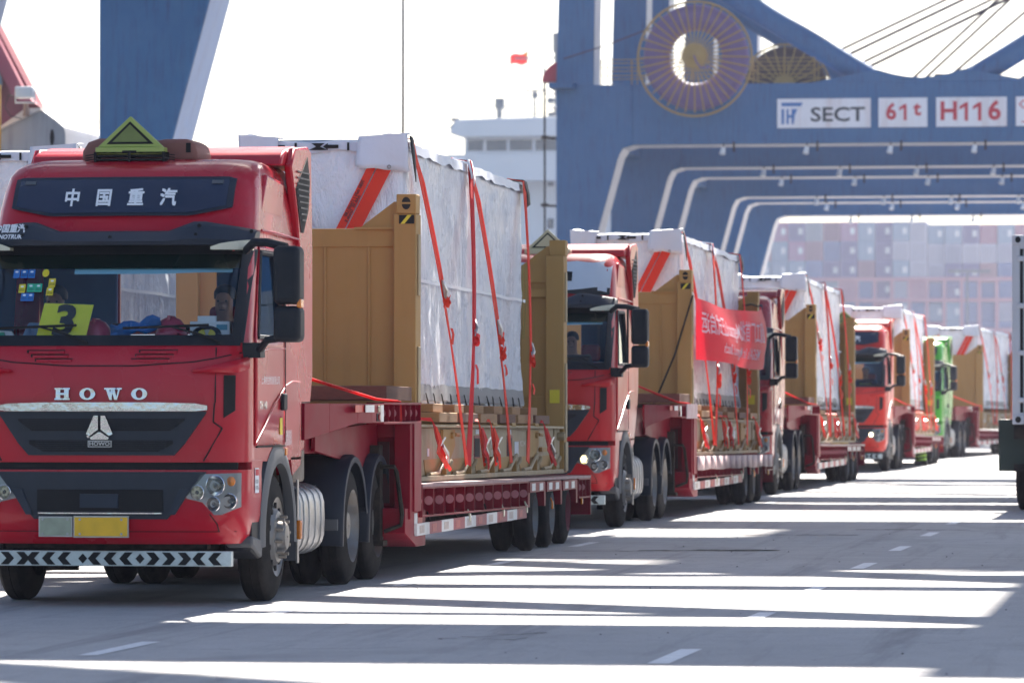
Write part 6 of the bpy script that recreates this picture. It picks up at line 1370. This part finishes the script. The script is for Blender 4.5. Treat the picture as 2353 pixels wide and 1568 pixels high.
# second cab: white film across the forehead; lit lamps
b = MB(); fsheet(b, lin(-1.08, 1.12, 19), lambda x: 3.10 + .025 * sin(x * 9) + .06 * max(0, -x), lambda x: 3.50 + .012 * sin(x * 13), .022, .015, 5); fo = b.build('protective_film', FILM, tractors[1])
b = MB(); fsheet(b, lin(-.45, .58, 9), lambda x: 3.25 + .01 * sin(x * 8), lambda x: 3.37 + .012 * sin(x * 6), .03, .01, 2); b.build('exposed_panel', DARKGAP, fo)
b = MB(); fsheet(b, lin(-1.1, 1.12, 12), lambda x: 3.07 + .02 * sin(x * 5), lambda x: 3.14 + .02 * sin(x * 7 + 1), .03, .01, 2); b.build('torn_edge', HAIR, fo)
for i in (1, 3):
    b = MB(); 
    for k in range(6): t = pi / 3 * k; b.cyl((.855 + .026 * cos(t), fy(.855, .915) - .05, .915 + .026 * sin(t)), (.855 + .026 * cos(t), fy(.855, .915) - .04, .915 + .026 * sin(t)), .014 if i == 1 else .022, n=8)
    b.build('daytime_lamp', LIT, tractors[i])
# people in the cabs
def seat(i, x, y=-.05): X, Y, rz = UN[i][:3]; p = at(X, Y, rz, x, y); return (*p, 1.74)
person(seat(0, -.72), 0, 'person in a pale blue shirt sitting behind the yellow card', pr('cloth_pale_blue', (.22, .34, .55), .85), 'rest')
person(seat(0, .72), 0, 'person in dark clothes at the wheel behind the white carton', CLOTHB, 'drive', vest=None)
person(seat(1, .45, -.1), 0, 'person in a dark jacket driving the cab with white film', CLOTHD, 'drive')
person(seat(2, .74, -.2), 0, 'person driving the dark red tractor with an elbow at the side window', pr('cloth_plum', (.10, .02, .04), .85), 'sill')
person(seat(3, .55), 0, 'person in a hi-vis vest driving the orange red tractor', CLOTHB, 'drive', vest=HIVIS)

# ---- red banner tied between the corner posts of the second rack
(bx0, by0), _ = RK[1]; bn = MB(); bt = MB(); LB = 10.3
def bpt(u, v, off=0):           # u along the truck 0..1, v from bottom to top
    sag = .16 * sin(pi * u); zt = 3.27 + .10 * u - sag - .05 * sin(u * 9) * .3; zb = 2.33 + .06 * u - sag * .75 + .03 * sin(u * 7)
    x = 1.24 + (.42 * sin(pi * u) ** .8 if u > 0 and u < 1 else 0) * (.55 + .45 * sin(pi * (.15 + .7 * (1 - v)))) + .09 * sin(u * 11 + v * 2) * sin(pi * u) + .05 * sin(v * 4 + u * 4) * sin(pi * u) + .10 * math.exp(-((u - .86) / .09) ** 2) * sin(pi * v) ** .8
    return (bx0 + x + off, by0 + .28 + LB * u, zb + (zt - zb) * v)
bn.grid([[bpt(u, v) for u in lin(0, 1, 61)] for v in lin(0, 1, 15)]); ban = bn.build('banner', BANNER, None, smooth=80); tag(ban, 'red cloth banner with reversed white lettering billowing beside the second crate', 'banner')
def bfn(u0, v0): return lambda u, w: bpt(min(.999, max(.001, u0 - u / LB)), v0 + w, .012)
put_text(bt, '储能超级工厂首批Megapack正式启运', .62, lambda u, w: bpt(min(.74, max(.002, .375 - u * .0718)), .60 + w * .62, .012), bold=.008, flip=True)
put_text(bt, "MEGA's 1st Megapack Batch", .5, lambda u, w: bpt(min(.74, max(.002, .36 - u * .072)), .24 + w * .5, .012), bold=.008, flip=True)
bt.build('lettering', pr('banner_print', (.80, .70, .80), .6, trans=((.85, .75, .85), .4)), ban, smooth=0)
rp = MB(); rp.tube([(bx0 + 1.215, by0 + .1, 3.35), (bx0 + 1.225, by0 - .02, 3.30), (bx0 + .95, by0 - .03, 2.4), (bx0 + .62, by0 - .05, 1.62)], .016, 5); rp.tube([(bx0 + 1.23, by0 + LB + .3, 3.36), (bx0 + 1.1, by0 + LB + .24, 3.40), (bx0 + .95, by0 + LB + .3, 3.38)], .016, 5); rp.build_each('tie_rope', CHASSIS, ban)

# ---- tall weed stuck behind the rear strap of the first crate
w = MB(); (ox, oy), _ = CR[0]
for k, dx in enumerate((0, .25)): w.tube([(ox + 1.0, oy + 7.0 + dx * .5, 2.4), (ox + 1.05, oy + 6.7 + dx, 2.8), (ox + 1.02, oy + 6.9 + dx, 3.25)], .006, 4)
tag(w.build('weed_stalk', pr('dry_weed', (.25, .22, .06), .8), None), 'thin dry weed stalk caught on the crumpled crate near its rear strap', 'weed')

# ---- striped bollard by the green tractor
Bo = thing('striped_bollard', 'yellow green bollard with black stripes beside the trailer of the orange red tractor', 'bollard', (-7.5, 126.7, 0)); Bo.scale = (.9, .9, .62)
b = MB(); b.lathe([(.22, .17), (.25, .17), (.9, .16), (.96, .15), (.98, .001)], (0, 0, 0), 'z', 18); o = fix_normals(b.build('post', GREENB, Bo)); b = MB(); b.box(-.2, .2, -.2, .2, 0, .22); b.build('base', CHASSIS, Bo, bevel=.02)
b = MB()
for k in range(4):
    z0 = .30 + .16 * k; b.grid([[(.172 * cos(t), .172 * sin(t), z0 + dz_ + .05 * cos(t)) for t in lin(0, 2 * pi, 19)] for dz_ in (0, .07)])
b.build_each('stripe', DARKGAP, o)

# ---- container lorry leaving at the right edge
K = thing('container_trailer', 'trailer chassis with a dark green mudguard under the white container', 'trailer', (-1.55, 70.5, 0))
b = MB(); b.box(-.5, .5, 0, 12, .95, 1.30); b.box(-1.2, 1.2, .0, .3, 1.12, 1.34); b.box(-1.2, 1.2, 5, 5.3, 1.12, 1.34); b.box(-1.2, 1.2, 11.5, 11.9, 1.12, 1.34)
for y in (1.6, 2.95, 4.3): b.cyl((-1.1, y, .52), (1.1, y, .52), .07, n=8)
b.build('chassis_frame', CHASSIS, K)
for y in (1.6, 2.95, 4.3):
    for s in (-1, 1): make_wheel(K, s * 1.22, y, .52, .28, s, dual=True)
for s in (-1, 1):
    b = MB(); b.box(*sorted((s * .62, s * 1.45)), .35, .40, .62, 1.42); b.build('mudguard', DKGREEN, K, bevel=.05, seg=3)
b = MB(); b.box(-1.2, 1.2, -.05, .05, .62, .74); b.build('rear_bumper', CHASSIS, K)
C = thing('white_container', 'white shipping container with door hinges on the trailer with green mudguards', 'container', (-1.55, 70.4, 1.345)); C.scale = (1, 1, 1.11)
b = MB(); b.box(-1.16, 1.16, .12, 12.1, .15, 2.5)
for k in range(40): 
    y = .3 + .29 * k; b.box(-1.19, -1.16, y, y + .14, .2, 2.45); b.box(1.16, 1.19, y, y + .14, .2, 2.45)
b.build('body', CTW, C)
for s in (-1, 1):
    b = MB(); b.box(*sorted((s * 1.10, s * 1.22)), 0, .16, .12, 2.48); b.build('corner_post', CTW, C, bevel=.008)
    for z in (0, 2.48):
        for y in (0, 12.0): b = MB(); b.box(*sorted((s * 1.04, s * 1.22)), y - .02, y + .18, z, z + .13); o = b.build('corner_casting', CTW, C, bevel=.01); b = MB(); b.lathe([(0, .001), (0, .045)], (s * 1.13, y - .025, z + .065), 'y', 12); b.build('casting_hole', DARKGAP, o)
b = MB(); b.box(-1.1, 1.1, .0, .14, 2.42, 2.6); b.box(-1.1, 1.1, .0, .14, .02, .16); b.build('door_frame', CTW, C)
for s in (-1, 1):
    b = MB(); b.box(*sorted((s * .01, s * 1.06)), .03, .09, .18, 2.40)
    for z in (.55, 1.1, 1.65, 2.1): b.box(*sorted((s * .08, s * .86)), .0, .03, z, z + .18)
    d = b.build('door', CTW, C, bevel=.01)
    h = MB()
    for z in (.3, .95, 1.6, 2.25): h.box(*sorted((s * .93, s * 1.14)), -.03, .03, z, z + .07)
    h.build_each('hinge', CTW, d, bevel=.01); h = MB(); h.box(*sorted((s * 1.055, s * 1.10)), .02, .05, .16, 2.42); h.build('door_seal', DARKGAP, d)
    h = MB()
    for x in (.2, .65): h.tube([(s * x, -.03, .05), (s * x, -.03, 2.55)], .02, 6)
    h.build_each('locking_bar', STEEL, d)

# ------------------------------------------------------------------ haze over the harbour
hz = MB(); hz.box(-300, 300, -60, 900, -7, 90); ho = hz.build('haze', [], None, smooth=0); ho['kind'] = 'stuff'
vm = bpy.data.materials.new('harbour_haze'); vm.use_nodes = True; nt = vm.node_tree; nt.nodes.remove(nt.nodes['Principled BSDF'])
pv = nt.nodes.new('ShaderNodeVolumePrincipled'); pv.inputs['Color'].default_value = (.86, .86, 1.0, 1); pv.inputs['Density'].default_value = .00023; pv.inputs['Anisotropy'].default_value = .1
nt.links.new(pv.outputs[0], nt.nodes['Material Output'].inputs['Volume']); ho.data.materials.append(vm)
ho.display_type = 'WIRE'
